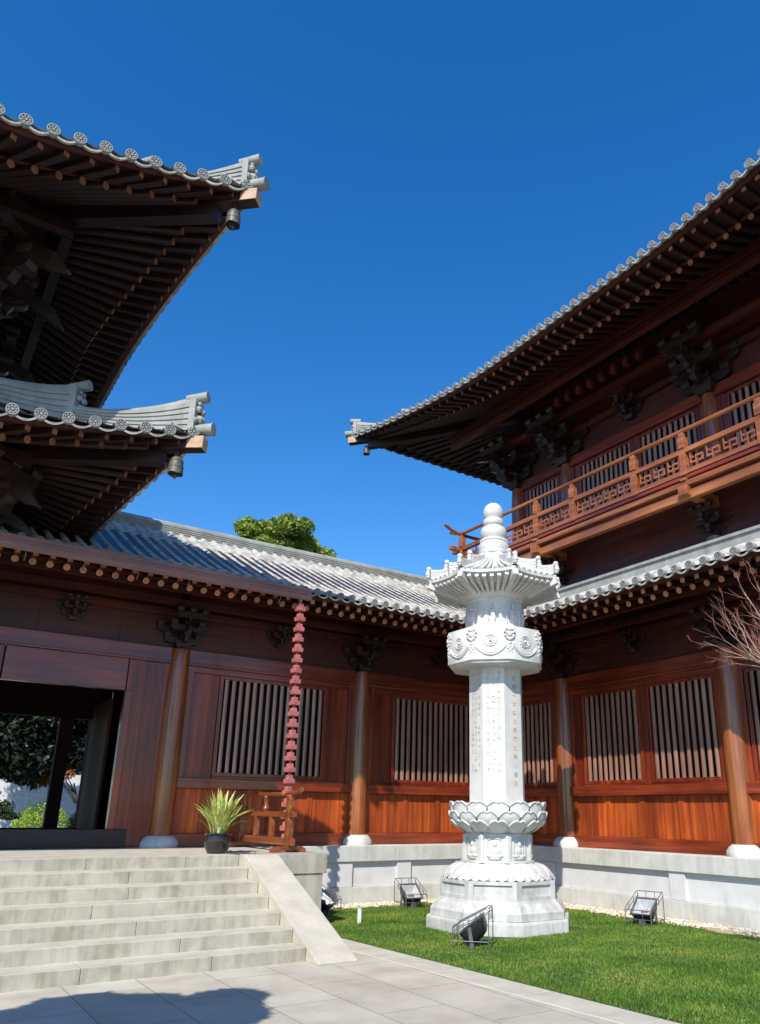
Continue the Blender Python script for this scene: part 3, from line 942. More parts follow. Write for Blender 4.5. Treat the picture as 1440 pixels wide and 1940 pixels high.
# door bay
def door_bay():
    f = lambda: MB().frame(MB0, MU, MN)
    a, e = MC[1]+.17, MC[2]-.17
    for p0, p1 in ((3.36, e), (a, 1.28)):
        q = f(); planks(q, p0, p1, -.08, .02, H+.02, 4.43, .33); q.build('door_jamb', WPX, ga)
    for p0, p1 in ((3.345, 3.47), (1.17, 1.295)):
        q = f(); q.box(p0, p1, -.11, .05, H+.3, 3.84); q.build('door_frame', WZ, ga, bevel=.008)
    q = f(); q.box(1.30, 3.34, -.10, .045, 3.84, 4.43); q.build('door_lintel', WX, ga, bevel=.008)
    q = f(); q.box(1.0, 3.66, -.14, .10, H+.004, H+.31); q.build('threshold', WDK, ga, bevel=.01)
    q = f(); q.box(a, e, -.09, .05, 4.432, 4.74); q.box(a, e, .052, .09, 4.432, 4.475); q.build('lintel_beam', WX, ga, bevel=.01)
    q = f(); planks(q, a-.1, e+.1, -.08, -.04, 4.742, 6.05, 1.4); q.build('frieze_board', WUP, ga)
    # passage interior
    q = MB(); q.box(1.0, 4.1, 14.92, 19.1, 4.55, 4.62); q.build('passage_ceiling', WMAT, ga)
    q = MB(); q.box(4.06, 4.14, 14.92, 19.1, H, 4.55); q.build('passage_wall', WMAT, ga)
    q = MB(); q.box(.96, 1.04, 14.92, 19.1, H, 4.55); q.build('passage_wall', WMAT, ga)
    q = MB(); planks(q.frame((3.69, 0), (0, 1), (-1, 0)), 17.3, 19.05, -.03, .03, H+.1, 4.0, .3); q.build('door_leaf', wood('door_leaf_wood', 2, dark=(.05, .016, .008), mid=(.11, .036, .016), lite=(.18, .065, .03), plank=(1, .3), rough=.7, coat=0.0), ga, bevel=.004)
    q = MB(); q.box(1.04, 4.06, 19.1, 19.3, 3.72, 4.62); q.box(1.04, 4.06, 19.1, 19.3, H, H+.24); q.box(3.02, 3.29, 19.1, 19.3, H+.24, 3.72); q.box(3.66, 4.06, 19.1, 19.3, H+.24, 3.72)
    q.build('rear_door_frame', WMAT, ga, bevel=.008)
door_bay()
for cx in MC[1:4]: place_bracket(ga, MB0, MU, MN, cx, .02, 4.72, 'gal', .70)
place_bracket(ga, MB0, MU, MN, 12.30, .02, 4.72, 'gal', .70)
for cx in [(MC[i]+MC[i+1])/2 for i in (1, 2, 3)]: place_bracket(ga, MB0, MU, MN, cx, -.02, 5.02, 'galmid', .40, False)
q = MB().frame(MB0, MU, MN)
q.box(-.5, 12.3, .64, .80, 5.68, 5.88); q.build('eave_purlin', WUP, ga)
q = MB().frame(MB0, MU, MN); q.box(-.5, 12.3, -.02, .06, 5.36, 5.5); q.box(-.5, 12.3, .32, .42, 5.50, 5.62); q.build('tie_beams', WUP, ga)
gr = MB().build  # placeholder to keep names short
def part(name, parent, loc):
    o = bpy.data.objects.new(name, None); COL.objects.link(o); o.parent = parent
    o.location = Vector(loc) - WPOS[parent.name]; WPOS[o.name] = Vector(loc); o.empty_display_size = .2
    return o
GEY, GEX = 12.75, 10.40
groof = part('roof', ga, (5, 14, 5.7))
eg = Eave((-.6, GEY), (1, 0), (0, -1), 11.0, 5.64, sp=.2535)
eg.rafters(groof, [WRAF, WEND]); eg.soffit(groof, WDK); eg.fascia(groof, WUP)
gts = eg.tile_edge(groof, .066)
gz = lambda d: .05+.40*d+.0245*d*d
def gdepth(t):
    x = -.6+t
    return (0.0 if x <= GEX else (x-GEX)), 4.22
eg2 = Eave((-.6, GEY), (1, 0), (0, -1), 13.4, 5.64, sp=.2535)
eg2.roof(groof, gdepth, gz, .066, .27)
q = MB()
zz = 5.64+gz(4.22)
path = [Vector((x, GEY+4.25, zz-.06)) for x in np.linspace(-.6, 12.7, 12)]
sweep_ridge(q, path, [1.0]*12, w=.15, layers=5, h=.24, topr=.10)
q.build('main_ridge', TILER, groof)
q = MB(); q.add([(-.6, GEY+.3, 5.64+gz(.3)-.02), (12.6, GEY+.3, 5.64+gz(.3)-.02), (12.6, GEY+4.3, 5.64+gz(4.3)-.06), (-.6, GEY+4.3, 5.64+gz(4.3)-.06)], [(0, 1, 2, 3)])
q.add([(-.6, GEY+4.3, 5.64+gz(4.3)-.06), (12.6, GEY+4.3, 5.64+gz(4.3)-.06), (12.6, GEY+8.4, 5.7), (-.6, GEY+8.4, 5.7)], [(0, 1, 2, 3)])
q.build('light_blocking_deck', WDK, groof)
q = MB(); q.box(4.14, 12.6, 18.9, 19.1, H, 6.2); q.build('rear_wall', WPX, ga)
# gutter
q = MB()
gx0, gx1 = -.6, 5.93
pr = [(0, .17), (.0, .02), (.03, -.03), (.11, -.05), (.15, -.03), (.155, .17)]
rows = []
for x in np.linspace(gx0, gx1, 30):
    rows.append([(x, GEY-.05-p, 5.545+z) for p, z in pr])
q.grid(rows, False); q.add(rows[0], [tuple(range(6))]); q.add(rows[-1], [tuple(range(6))])
for zz_ in (.05, .11): q.box(gx0, gx1, GEY-.222, GEY-.204, 5.545+zz_, 5.545+zz_+.022)
q.build('gutter', COPPER, ga)
for x in np.arange(.3, 5.9, .85):
    q = MB(); q.tube([(x, GEY-.02, 5.68), (x, GEY-.0, 5.50), (x, GEY+.10, 5.42)], .011, 6); q.build('gutter_hook', STEELROD, ga)

q = MB(); q.box(4.16, 12.9, 15.35, 15.40, H, 6.9); q.box(-.6, 4.158, 15.35, 15.40, 4.63, 6.9); q.box(12.92, 12.97, 3.5, 15.3, H, 6.42); q.build('sky_leak_blocker', VOID, ga)  # black sheets added behind the walls to stop sky leaking through
# rain chain
rc = thing('rain_chain', 'pink copper rain chain of stacked square cups hanging from the gutter end', 'rain chain', (5.74, 12.60, H))
zc = 5.40; cup0 = None; i = 0
while zc > H+.05:
    if cup0 is None:
        q = MB()
        q.lathe((5.74, 12.60, zc-.13), [(.094, 0), (.104, .006), (.106, .074), (.100, .080), (.068, .082), (.066, .140), (.058, .146)], 4, math.pi/4+.1, False)
        for a in range(4):
            an = a*math.pi/2+.1
            q.ball((5.74+.05*math.cos(an), 12.60+.05*math.sin(an), zc-.095), .009, 6)
        cup0 = q.build('cup', PINKMET, rc, bevel=.003)
    else:
        c = cup0.copy(); COL.objects.link(c); c.parent = rc; c.location = cup0.location + Vector((.004*math.sin(i*1.7), .0, -.1915*i)); c.rotation_euler = (0, 0, .06*math.sin(i*2.3))
    i += 1; zc -= .1915
q = MB(); q.tube([(5.74, 12.60, 5.5), (5.74, 12.60, H+.02)], .014, 6); q.build('link_rod', PINKMET, rc)

# ------------------------------------------------------------------ right hall (two storeys)
RB0, RU, RN = (12.40, 0), (0, 1), (-1, 0)
RC = [4.06, 8.36, 12.65]
ha = thing('two_storey_hall', 'two storey timber hall on the right with balcony and deep upper eaves', 'hall', (15, 9, H))
for cy in RC: column(ha, 12.40, cy, H+.20, 4.72)
column(ha, 12.40, 14.78, H+.20, 4.72)
lower_bay(ha, RB0, RU, RN, RC[0], RC[1], [(4.32+.13, 6.03), (6.40, 7.97)], WY, WPY)
lower_bay(ha, RB0, RU, RN, RC[1], RC[2], [(8.70, 10.22), (10.53, 12.02)], WY, WPY)
lower_bay(ha, RB0, RU, RN, RC[2], 14.78, [(13.05, 14.42)], WY, WPY)
for cy in RC: place_bracket(ha, RB0, RU, RN, cy, .02, 4.72, 'gal2', .70)
for cy in (6.2, 10.5): place_bracket(ha, RB0, RU, RN, cy, -.02, 5.02, 'galmid2', .40, False)
q = MB().frame(RB0, RU, RN); q.box(3.2, 14.6, .64, .80, 5.68, 5.88); q.build('eave_purlin', WUPY, ha)
q = MB().frame(RB0, RU, RN); q.box(3.2, 14.6, -.02, .06, 5.36, 5.5); q.box(3.2, 14.6, .32, .42, 5.50, 5.62); q.build('tie_beams', WUPY, ha)
lroof = part('roof', ha, (11, 8, 5.7))
el = Eave((GEX, GEY), (0, -1), (-1, 0), 9.3, 5.64, sp=.284)
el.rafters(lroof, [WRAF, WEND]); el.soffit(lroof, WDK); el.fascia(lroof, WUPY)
el.tile_edge(lroof, .070)
el2 = Eave((GEX, GEY+1.7), (0, -1), (-1, 0), 11.0, 5.64, sp=.284)
el2.roof(lroof, lambda t: (max(0, 1.7-t), 1.62), lambda d: .05+.42*d+.02*d*d, .068, .27)
q = MB(); q.add([(GEX+.3, 3.3, 5.80), (GEX+1.9, 3.3, 6.48), (GEX+1.9, 14.6, 6.48), (GEX+.3, 13.1, 5.80)], [(0, 1, 2, 3)]); q.build('light_blocking_deck', WDK, lroof)
q = MB(); q.box(12.02, 12.20, 3.3, 14.5, 6.36, 6.66); q.box(11.98, 12.24, 3.3, 14.5, 6.662, 6.72); q.build('flashing_ridge', TILER, lroof)
# wall between lower roof and balcony
q = MB(); planks(q.frame((12.55, 0), (0, 1), (-1, 0)), 3.3, 15.3, -.1, 0, 6.4, 8.0, 2.1); q.build('waist_wall', WUPY, ha)
UC = [4.10, 8.40, 12.65, 14.55]
for cy in UC:
    place_bracket(ha, (12.6, 0), RU, RN, cy, .02, 6.95, 'waist', .6, False)
for cy in UC[:3]:
    q = MB(); q.lathe((12.52, cy, 6.5), [(.17, 0), (.17, .46)], 16); q.build('short_column', WCOL, ha)
q = MB(); q.box(12.30, 12.5, 3.3, 15.0, 6.72, 6.86); q.build('waist_beam', WUPY, ha)
# balcony
XB = 11.70
bf = lambda: MB().frame((XB, 0), (0, 1), (-1, 0))      # n outward from rail line
yE = 15.62
q = bf(); q.box(3.2, yE+.05, -1.3, .04, 7.97, 8.04); q.build('balcony_floor', WY, ha)
q = bf(); q.box(3.2, yE+.10, -.05, .09, 7.80, 7.90); q.build('floor_edge_beam', WRAIL, ha, bevel=.008)
q = bf(); q.box(3.2, yE+.05, -.12, .02, 7.56, 7.74); q.build('support_beam', WRAIL, ha, bevel=.008)
q = MB(); q.box(XB-.02, 14.5, yE-.06, yE+.07, 7.56, 7.90); q.build('support_beam', WX, ha, bevel=.008)
posts = [4.90, 6.68, 8.34, 9.57, 11.36, 12.57, 14.0, 15.55]
for py in posts:
    q = bf(); q.box(py-.075, py+.075, -.075, .075, 8.04, 8.50); q.box(py-.075, py+.075, -.075, .075, 8.605, 8.86); q.box(py-.055, py+.055, -.055, .055, 8.86, 8.955)
    q.build('rail_post', WRAIL, ha, bevel=.012)
for py in (8.34, 12.57, 4.2, 15.50):
    q = bf(); q.box(py-.10, py+.10, -1.0, .16, 7.60, 7.797); q.box(py-.06, py+.06, -.9, .12, 7.905, 7.966); q.build('cantilever_beam_end', WRAIL, ha, bevel=.01)
q = bf()
pts = []
for i, yy in enumerate(np.linspace(3.0, yE+.45, 40)):
    pts.append((yy, 0.0, 9.0+(.17*max(0, (yy-15.45)/.6)**1.5)))
q.tube(pts, .045, 10); q.build('handrail', WRAIL, ha)
q = bf(); q.box(3.0, yE+.32, -.055, .055, 8.502, 8.602); q.build('middle_rail', WRAIL, ha, bevel=.008)
q = bf(); q.box(3.0, yE+.22, -.06, .06, 8.055, 8.15); q.build('bottom_rail', WRAIL, ha, bevel=.008)
q = MB(); q.tube([(XB-.55, yE-.02, 9.16), (XB-.3, yE-.02, 9.05), (XB, yE-.02, 8.985), (14.4, yE-.02, 8.985)], .045, 10); q.build('handrail', WRAIL, ha)
q = MB(); q.box(XB-.38, 14.4, yE-.075, yE+.035, 8.49, 8.60); q.build('middle_rail', WRAIL, ha, bevel=.008)
q = MB(); q.box(XB-.30, 14.4, yE-.08, yE+.04, 8.03, 8.145); q.build('bottom_rail', WRAIL, ha, bevel=.008)
# key-fret lattice between bottom and middle rail
def fret(u0, u1):
    n = max(1, int(round((u1-u0)/.40))); w = (u1-u0)/n
    for i in range(n):
        a = u0+i*w; t_ = .024
        za, zb = 8.152, 8.50
        q.box(a+w*.5-t_/2, a+w*.5+t_/2, -.02, .02, za, zb-.11)
        q.box(a+.03, a+w*.5-t_/2, -.019, .019, zb-.15, zb-.11)
        q.box(a+w*.5+t_/2, a+w-.05, -.019, .019, za+.09, za+.13)
        q.box(a+.03, a+.03+t_, -.0185, .0185, za+.09, zb-.152)
        q.box(a+w-.05-t_, a+w-.05, -.0185, .0185, za+.132, zb-.002)
        q.box(a+.03+t_, a+w*.36, -.018, .018, za+.09, za+.125)
        q.box(a+w*.64, a+w-.05-t_, -.018, .018, zb-.15, zb-.115)
for a, c in zip(posts[:-1], posts[1:]):
    q = bf(); fret(a+.09, c-.09); q.build('fret_lattice', WRAIL, ha)
# upper wall
XU = 12.87
UB, UU, UN = (XU, 0), (0, 1), (-1, 0)
for cy in UC: column(ha, XU, cy, 8.04, 10.25, .19, False)
f = lambda: MB().frame(UB, UU, UN)
for (c0, c1), wins in (((UC[0], UC[1]), [(4.55, 6.10), (6.40, 7.95)]), ((UC[1], UC[2]), [(8.78, 10.30), (10.56, 12.18)]), ((UC[2], UC[3]), [(13.0, 14.15)])):
    a, e = c0+.15, c1-.15
    q = f(); planks(q, a, e, -.08, -.02, 8.04, 8.42); q.build('lower_panel', WPY, ha)
    for w in wins: lattice_window(ha, UB, UU, UN, w[0], w[1], 8.50, 10.05, 0, WZ, WY)
    pcs = [(a, a+.10, .03), (e-.10, e, .03)]
    prev = a+.102
    for w in wins:
        if w[0]-.072-prev > .02: pcs.append((prev, w[0]-.072, .0))
        prev = w[1]+.072
    if e-.102-prev > .02: pcs.append((prev, e-.102, .0))
    for p0, p1, nn in pcs:
        q = f(); q.box(p0, p1, -.09, nn, 8.42, 10.13); q.build('window_post', WZ, ha, bevel=.005)
    q = f(); q.box(a, e, -.09, .06, 10.135, 10.40); q.box(a, e, .062, .09, 10.135, 10.175); q.build('lintel_beam', WY, ha, bevel=.008)
q = f(); planks(q, 3.2, 14.6, -.10, -.04, 10.40, 12.6, 2.15); q.build('frieze_board', WUPY, ha)
for cy in UC: place_bracket(ha, UB, UU, UN, cy, .02, 10.25, 'upper', 1.15)
for cy in (6.25, 10.5): place_bracket(ha, UB, UU, UN, cy, -.02, 10.62, 'uppermid', .66, False)
q = f(); q.box(3.0, 15.6, 1.36, 1.56, 11.66, 11.84); q.box(3.0, 15.6, 1.38, 1.54, 11.46, 11.60); q.build('eave_purlin', WUPY, ha)
q = f(); q.box(3.0, 14.8, .50, .62, 11.20, 11.38); q.box(3.0, 14.8, -.03, .08, 10.98, 11.14); q.build('tie_beams', WUPY, ha)
for cy in np.arange(9.3, 12.0, .36):
    q = f(); q.box(cy-.06, cy+.06, 1.0, 1.12, 11.22, 11.42); q.build('soffit_block', WUPY, ha)
# side wall of the upper storey (facing the gallery)
q = MB(); q.box(XU+.05, 20, 14.50, 14.60, 6.4, 12.6); q.build('side_wall', WPX, ha)
q = MB(); q.box(12.6, 20, 3.3, 3.45, H, 12.6); q.build('end_wall', WPX, ha)
uroof = part('roof', ha, (11, 9, 11.6))
UO = (9.80, 16.9)
eu = Eave(UO, (0, -1), (-1, 0), 14.0, 11.60, fA=.38, fB=1.0, lift=.58, Lc=5.0, D=3.05, dr=.72, dq=.16, sp=.252)
eu.endlift = .028
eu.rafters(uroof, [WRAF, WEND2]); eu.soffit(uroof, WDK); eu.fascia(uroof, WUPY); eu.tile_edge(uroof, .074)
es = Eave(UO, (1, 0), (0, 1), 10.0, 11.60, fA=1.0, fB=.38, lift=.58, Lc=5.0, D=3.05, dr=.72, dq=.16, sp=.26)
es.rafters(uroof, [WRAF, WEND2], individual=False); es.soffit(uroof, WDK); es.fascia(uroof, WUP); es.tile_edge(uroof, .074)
tipR, innR = hip(uroof, eu, es, (12.85, 13.9), 1.7, .8)
rz = lambda d: .05+.42*d+.02*d*d
eu.roof(uroof, lambda t: (0, min(4.0, t+.2)), rz, .074, .3)
q = MB(); E_ = UO
q.add([(11.3, 3, 12.40), (13.9, 3, 13.8), (13.9, 12.8, 13.8), (11.3, 12.6, 12.40)], [(0, 1, 2, 3)])
q.add([(11.3, 12.6, 12.40), (13.9, 12.8, 13.8), (14.2, 15.4, 12.42)], [(0, 1, 2)])
q.add([(14.2, 15.4, 12.42), (13.9, 12.8, 13.8), (19.8, 12.8, 13.8), (19.8, 15.4, 12.42)], [(0, 1, 2, 3)])
q.add([(13.9, 3, 13.8), (17, 3, 14.6), (19.8, 12.8, 13.8), (13.9, 12.8, 13.8)], [(0, 1, 2, 3)])
q.build('light_blocking_deck', TILE, uroof)  # rough deck added to block light from above, not a modelled roof
wind_bell('bronze wind bell under the eave corner of the right hall', tipR+innR*.48+Vector((0, 0, -.24)), .62)

# ------------------------------------------------------------------ left tower hall (double eaves)
tw = thing('tower_hall', 'tall timber hall at the left edge with two stacked upturned eaves', 'hall', (-3, 15, H))
LX, LY = 0.0, 12.85     # lower wall corner
q = MB(); q.box(-7, LX-.05, LY, LY+.12, H+.02, 7.3); q.build('front_wall', WUP, tw)
q = MB(); q.box(LX-.12, LX, LY+.13, 17.2, 6.2, 7.3); q.build('side_wall', WUPY, tw)
tl = part('roof', tw, (0, 12, 6.5))
TO = (2.30, 10.50)
ef = Eave(TO, (-1, 0), (0, -1), 7.0, 6.52, fA=.15, fB=.64, lift=.48, Lc=3.2, D=2.3, dr=.62, dq=.15, sp=.276)
ef.rafters(tl, [WRAF, WEND2]); ef.soffit(tl, WDK); ef.fascia(tl, WUP); ef.tile_edge(tl, .080)
er = Eave(TO, (0, 1), (1, 0), 7.0, 6.52, fA=.64, fB=.15, lift=.48, Lc=4.5, D=2.3, dr=.62, dq=.15, sp=.276)
er.rafters(tl, [WRAF, WEND2]); er.soffit(tl, WDK); er.fascia(tl, WUPY); er.tile_edge(tl, .080)
tipL, innL = hip(tl, ef, er, (0.0, 12.8), 2.05, 1.12)
ef.roof(tl, lambda t: (0, min(2.4, t+.25)), rz, .078, .3)
er.roof(tl, lambda t: (0, min(2.4, t+.25)), rz, .078, .3)
q = MB(); q.add([(1.0, 14.6, 7.22), (1.0, 17.3, 7.22), (-.4, 17.3, 7.95), (-.4, 13.2, 7.95)], [(0, 1, 2, 3)])
q.add([(1.0, 14.6, 7.22), (-.4, 13.2, 7.95), (-1.8, 11.8, 7.22)], [(0, 1, 2)])
q.add([(-1.8, 11.8, 7.22), (-.4, 13.2, 7.95), (-5, 13.2, 7.95), (-5, 11.8, 7.22)], [(0, 1, 2, 3)]); q.build('light_blocking_deck', TILE, tl)  # deck planes put in to keep light from above off the lower underside
wind_bell('bronze wind bell under the lower eave corner of the left hall', tipL+innL*.34+Vector((0, 0, -.20)), .70)
for uu in (-.0, -2.2, -4.4): place_bracket(tw, (0, LY), (1, 0), (0, -1), uu, .02, 5.45, 'tw', 1.0)
for uu in (12.95, 15.2): place_bracket(tw, (LX, 0), (0, 1), (1, 0), uu, .02, 5.45, 'tw2', 1.0)
place_bracket(tw, (LX, LY), (.7071, .7071), (.7071, -.7071), 0, .1, 5.45, 'tw3', 1.25)
q = MB(); q.box(-6, .95, LY-.95, LY-.8, 6.65, 6.82); q.box(.8, .95, LY-.78, 17.3, 6.65, 6.82); q.build('eave_purlin', WDK, tw)
# upper tier
UX, UY = -.55, 12.45
q = MB(); q.box(-7, UX-.05, UY+.3, UY+.4, 7.2, 11.3); q.build('front_wall', WUP, tw)
q = MB(); q.box(UX-.1, UX, UY+.42, 17, 7.2, 11.3); q.build('side_wall', WUPY, tw)
tu = part('roof', tw, (0, 12, 10))
TO2 = (2.35, 9.30)
ef2 = Eave(TO2, (-1, 0), (0, -1), 7.5, 10.05, fA=.28, fB=.58, lift=.46, Lc=3.1, D=3.1, dr=.74, dq=.16, sp=.268)
ef2.rafters(tu, [WRAF, WEND2]); ef2.soffit(tu, WDK); ef2.fascia(tu, WUP); ef2.tile_edge(tu, .082)
er2 = Eave(TO2, (0, 1), (1, 0), 8.2, 10.05, fA=.58, fB=.28, lift=.46, Lc=5.0, D=3.1, dr=.74, dq=.16, sp=.268)
er2.rafters(tu, [WRAF, WEND2]); er2.soffit(tu, WDK); er2.fascia(tu, WUPY); er2.tile_edge(tu, .082)
tipU, innU = hip(tu, ef2, er2, (-.5, 12.4), 1.9, .95)
ef2.roof(tu, lambda t: (0, min(3.4, t+.25)), rz, .078, .3)
er2.roof(tu, lambda t: (0, min(3.4, t+.25)), rz, .078, .3)
q = MB(); q.add([(.8, 13.8, 10.86), (.8, 17.3, 10.86), (-1.5, 17.3, 12.1), (-1.5, 13.1, 12.1)], [(0, 1, 2, 3)])
q.add([(.8, 13.8, 10.86), (-1.5, 13.1, 12.1), (-2.2, 10.85, 10.86)], [(0, 1, 2)])
q.add([(-2.2, 10.85, 10.86), (-1.5, 13.1, 12.1), (-5.2, 13.1, 12.1), (-5.2, 10.85, 10.86)], [(0, 1, 2, 3)])
q.build('light_blocking_deck', TILE, tu)  # deck planes put in to keep light out of the upper tier
wind_bell('bronze wind bell under the upper eave corner of the left hall', tipU+innU*.30+Vector((0, 0, -.20)), .66)
for uu in (-.55, -2.6, -4.7): place_bracket(tw, (0, UY), (1, 0), (0, -1), uu, .0, 8.85, 'twu', 1.35)
for uu in (12.5, 14.9, 17.2): place_bracket(tw, (UX, 0), (0, 1), (1, 0), uu, .0, 8.85, 'twu2', 1.35)
place_bracket(tw, (UX, UY), (.7071, .7071), (.7071, -.7071), 0, .1, 8.85, 'twu3', 1.6)
q = MB(); q.box(-6, .85, UY-1.45, UY-1.28, 10.15, 10.34); q.box(.70, .85, UY-1.26, 17.3, 10.15, 10.34); q.build('eave_purlin', WDK, tw)

# ------------------------------------------------------------------ stone sutra pillar
PX, PY = 8.72, 10.59
K8 = 1/math.cos(math.pi/8)
OCT = math.pi/8
sp_ = thing('stone_pillar', 'tall white carved octagonal stone pillar on a stepped base in the lawn', 'pillar', (PX, PY, 0))
def octa(mb, prof, smooth=False): mb.lathe((PX, PY, 0), [(a*K8, z) for a, z in prof], 8, OCT, smooth)
def face(k):
    """outward and tangent of octagon face k (k=0 faces -y, going round)"""
    a = -math.pi/2 + k*math.pi/4
    return Vector((math.cos(a), math.sin(a), 0)), Vector((-math.sin(a), math.cos(a), 0))
C0 = Vector((PX, PY, 0))
q = MB(); octa(q, [(1.13, -.03), (1.13, .165), (1.12, .20)]); octa(q, [(1.07, .202), (1.07, .315), (1.05, .335), (1.01, .40), (.955, .445), (.945, .475)])
q.build('stepped_base', MARBLE2, sp_, bevel=.008)
q = MB(); octa(q, [(.905, .476), (.905, .75)])
for k in range(8):
    o_, t_ = face(k); hw = .905*math.tan(math.pi/8)
    def P(u, d, z): return C0 + o_*(.905+d) + t_*u + Vector((0, 0, z))
    for u0, u1, z0, z1 in ((-hw, hw, .476, .535), (-hw, hw, .70, .75), (-hw, -hw+.075, .535, .70), (hw-.075, hw, .535, .70)):
        v = [P(u0, .002, z0), P(u1, .002, z0), P(u1, .002, z1), P(u0, .002, z1), P(u0, .03, z0), P(u1, .03, z0), P(u1, .03, z1), P(u0, .03, z1)]
        q.add(v, [(4, 5, 6, 7), (0, 1, 5, 4), (1, 2, 6, 5), (2, 3, 7, 6), (3, 0, 4, 7)])
q.build('panelled_plinth', MARBLE2, sp_)
def petals(mb, n, ph, rfun, z0, z1, hw, bulge, drop=.42, notch=.10, rim=.018, tube=0):
    """row of lotus petals hugging a surface of revolution rfun(z)"""
    nu, nv = 10, 7
    for k in range(n):
        ac = 2*math.pi*(k+ph)/n
        rows = []
        for i in range(nv+1):
            v = i/nv
            row = []
            for j in range(nu+1):
                u = -1+2*j/nu
                top = 1 - drop*abs(u)**2.6 - notch*max(0, 1-abs(u)*4)
                vv = v*top
                z = z0+(z1-z0)*vv
                wv = .62+.38*math.sin(min(1, vv*1.25)*math.pi/2)
                edge = max(abs(u)**4, (v)**5)
                rr = rfun(z) + bulge*(1-u*u)*math.sin(math.pi*min(1, .25+.75*vv)) + rim*edge + .018*v
                a = ac+u*hw*wv
                row.append((PX+rr*math.cos(a), PY+rr*math.sin(a), z))
            rows.append(row)
        # inner lip giving the petal thickness
        last = rows[-1]
        lip = [(PX+(p[0]-PX)*.93, PY+(p[1]-PY)*.93, p[2]-.004*(1 if z1 > z0 else -1)) for p in last]
        rows.append(lip)
        mb.grid(rows, True)
        if tube: mb.tube([Vector(p) for p in last], tube, 6)
q = MB()
inv = lambda z: .60+.30*(max(0, min(1, (1.0-z)/.23)))**.55
q.lathe((PX, PY, 0), [(.88, .752), (.885, .775), (.86, .83), (.80, .90), (.70, .96), (.62, .985), (.60, 1.0)], 48)
petals(q, 20, .0, inv, 1.0, .765, math.pi/20*.96, .045, notch=-.05, rim=.004, tube=.007)
petals(q, 20, .5, lambda z: inv(z)-.012, .99, .758, math.pi/20*.9, .03, notch=-.05, rim=.0, tube=.007)
q.build('inverted_lotus', MARBLE, sp_, sharp=50)
def figure(mb, o_, t_, c, s=1.0, seated=False):
    """low relief robed figure against a face; c = foot centre on the face"""
    def P(u, z, d): return c + t_*u + o_*d + Vector((0, 0, z))
    def blob(u, z, d, ru, rz_, rd):
        rows = []
        for i in range(7):
            th = math.pi*i/6
            rows.append([P(u+ru*math.sin(th)*math.cos(math.pi*j/6), z+rz_*math.cos(th), d+rd*math.sin(th)*math.sin(math.pi*j/6)) for j in range(7)])
        mb.grid(rows, True)
    if seated:
        blob(0, .05*s, 0, .12*s, .05*s, .05*s); blob(-.06*s, .07*s, .01, .07*s, .03*s, .045*s); blob(.06*s, .07*s, .01, .07*s, .03*s, .045*s)
        blob(0, .14*s, 0, .065*s, .075*s, .04*s); blob(-.06*s, .13*s, .005, .022*s, .06*s, .03*s); blob(.06*s, .13*s, .005, .022*s, .06*s, .03*s)
        blob(0, .235*s, .008, .034*s, .042*s, .035*s); blob(0, .275*s, .008, .016*s, .016*s, .02*s)
    else:
        rows = []
        for i, (z, w, d) in enumerate(((0, .085, .02), (.05, .08, .03), (.15, .062, .035), (.25, .066, .04), (.33, .07, .038), (.39, .05, .03), (.41, .02, .02))):
            rows.append([P(w*s*math.cos(math.pi*j/8), z*s, d*s*math.sin(math.pi*j/8)*(1+.12*math.cos(j*4))) for j in range(9)])
        mb.grid(rows, True)
        blob(-.06*s, .25*s, .012, .022*s, .09*s, .03*s); blob(.06*s, .25*s, .012, .022*s, .09*s, .03*s)
        blob(0, .28*s, .028*s, .04*s, .03*s, .022*s)
        blob(0, .46*s, .01, .034*s, .045*s, .035*s); blob(0, .505*s, .01, .016*s, .016*s, .02*s)
q = MB(); octa(q, [(.60, 1.002), (.60, 1.03), (.53, 1.032), (.53, 1.45)])
for k in range(8):
    o_, t_ = face(k); hw = .53*math.tan(math.pi/8)
    for sgn in (-1, 1):
        for z0, z1, w in ((1.034, 1.07, .05), (1.07, 1.38, .036), (1.38, 1.43, .055)):
            cen = C0 + t_*(sgn*(hw-.012)) + o_*.53
            q.bar(cen+Vector((0, 0, z0)), cen+Vector((0, 0, z1)), w, .075, upv=tuple(o_))
    for u0 in (-.10, .10):
        pts = [C0+o_*.54+t_*(u0*1.15)+Vector((0, 0, z)) for z in (1.04, 1.25, 1.34)]
        q.tube(pts, .010, 6)
    arc = [C0+o_*.54+t_*(.115*math.cos(a))+Vector((0, 0, 1.33+.05*math.sin(a))) for a in np.linspace(0, math.pi, 9)]
    q.tube(arc, .010, 6)
    figure(q, o_, t_, C0+o_*.53+Vector((0, 0, 1.035)), 1.05, True)
q.build('carved_dado', MARBLE, sp_, sharp=50)
q = MB()
bowl = lambda z: .52+.265*math.sin(max(0, min(1, (z-1.45)/.30))*math.pi/2)**.75
q.lathe((PX, PY, 0), [(.53, 1.452), (.56, 1.46), (.62, 1.50), (.70, 1.58), (.745, 1.70), (.765, 1.90), (.765, 1.925), (.46, 1.93)], 48)
petals(q, 14, .0, lambda z: bowl(z)+.004, 1.455, 1.655, math.pi/14*.98, .035, notch=.13, rim=.02, tube=.016)
petals(q, 14, .5, lambda z: bowl(z)-.002, 1.54, 1.80, math.pi/14*.98, .04, drop=.34, notch=.10, rim=.02, tube=.018)
petals(q, 14, .0, lambda z: bowl(z)-.012, 1.68, 1.95, math.pi/14*.98, .035, drop=.26, notch=.08, rim=.02, tube=.016)
q.build('lotus_bowl', MARBLE, sp_, sharp=50)
q = MB(); octa(q, [(.455, 1.93), (.452, 4.24)]); shaft = q.build('shaft', MARBLE, sp_, bevel=.006)

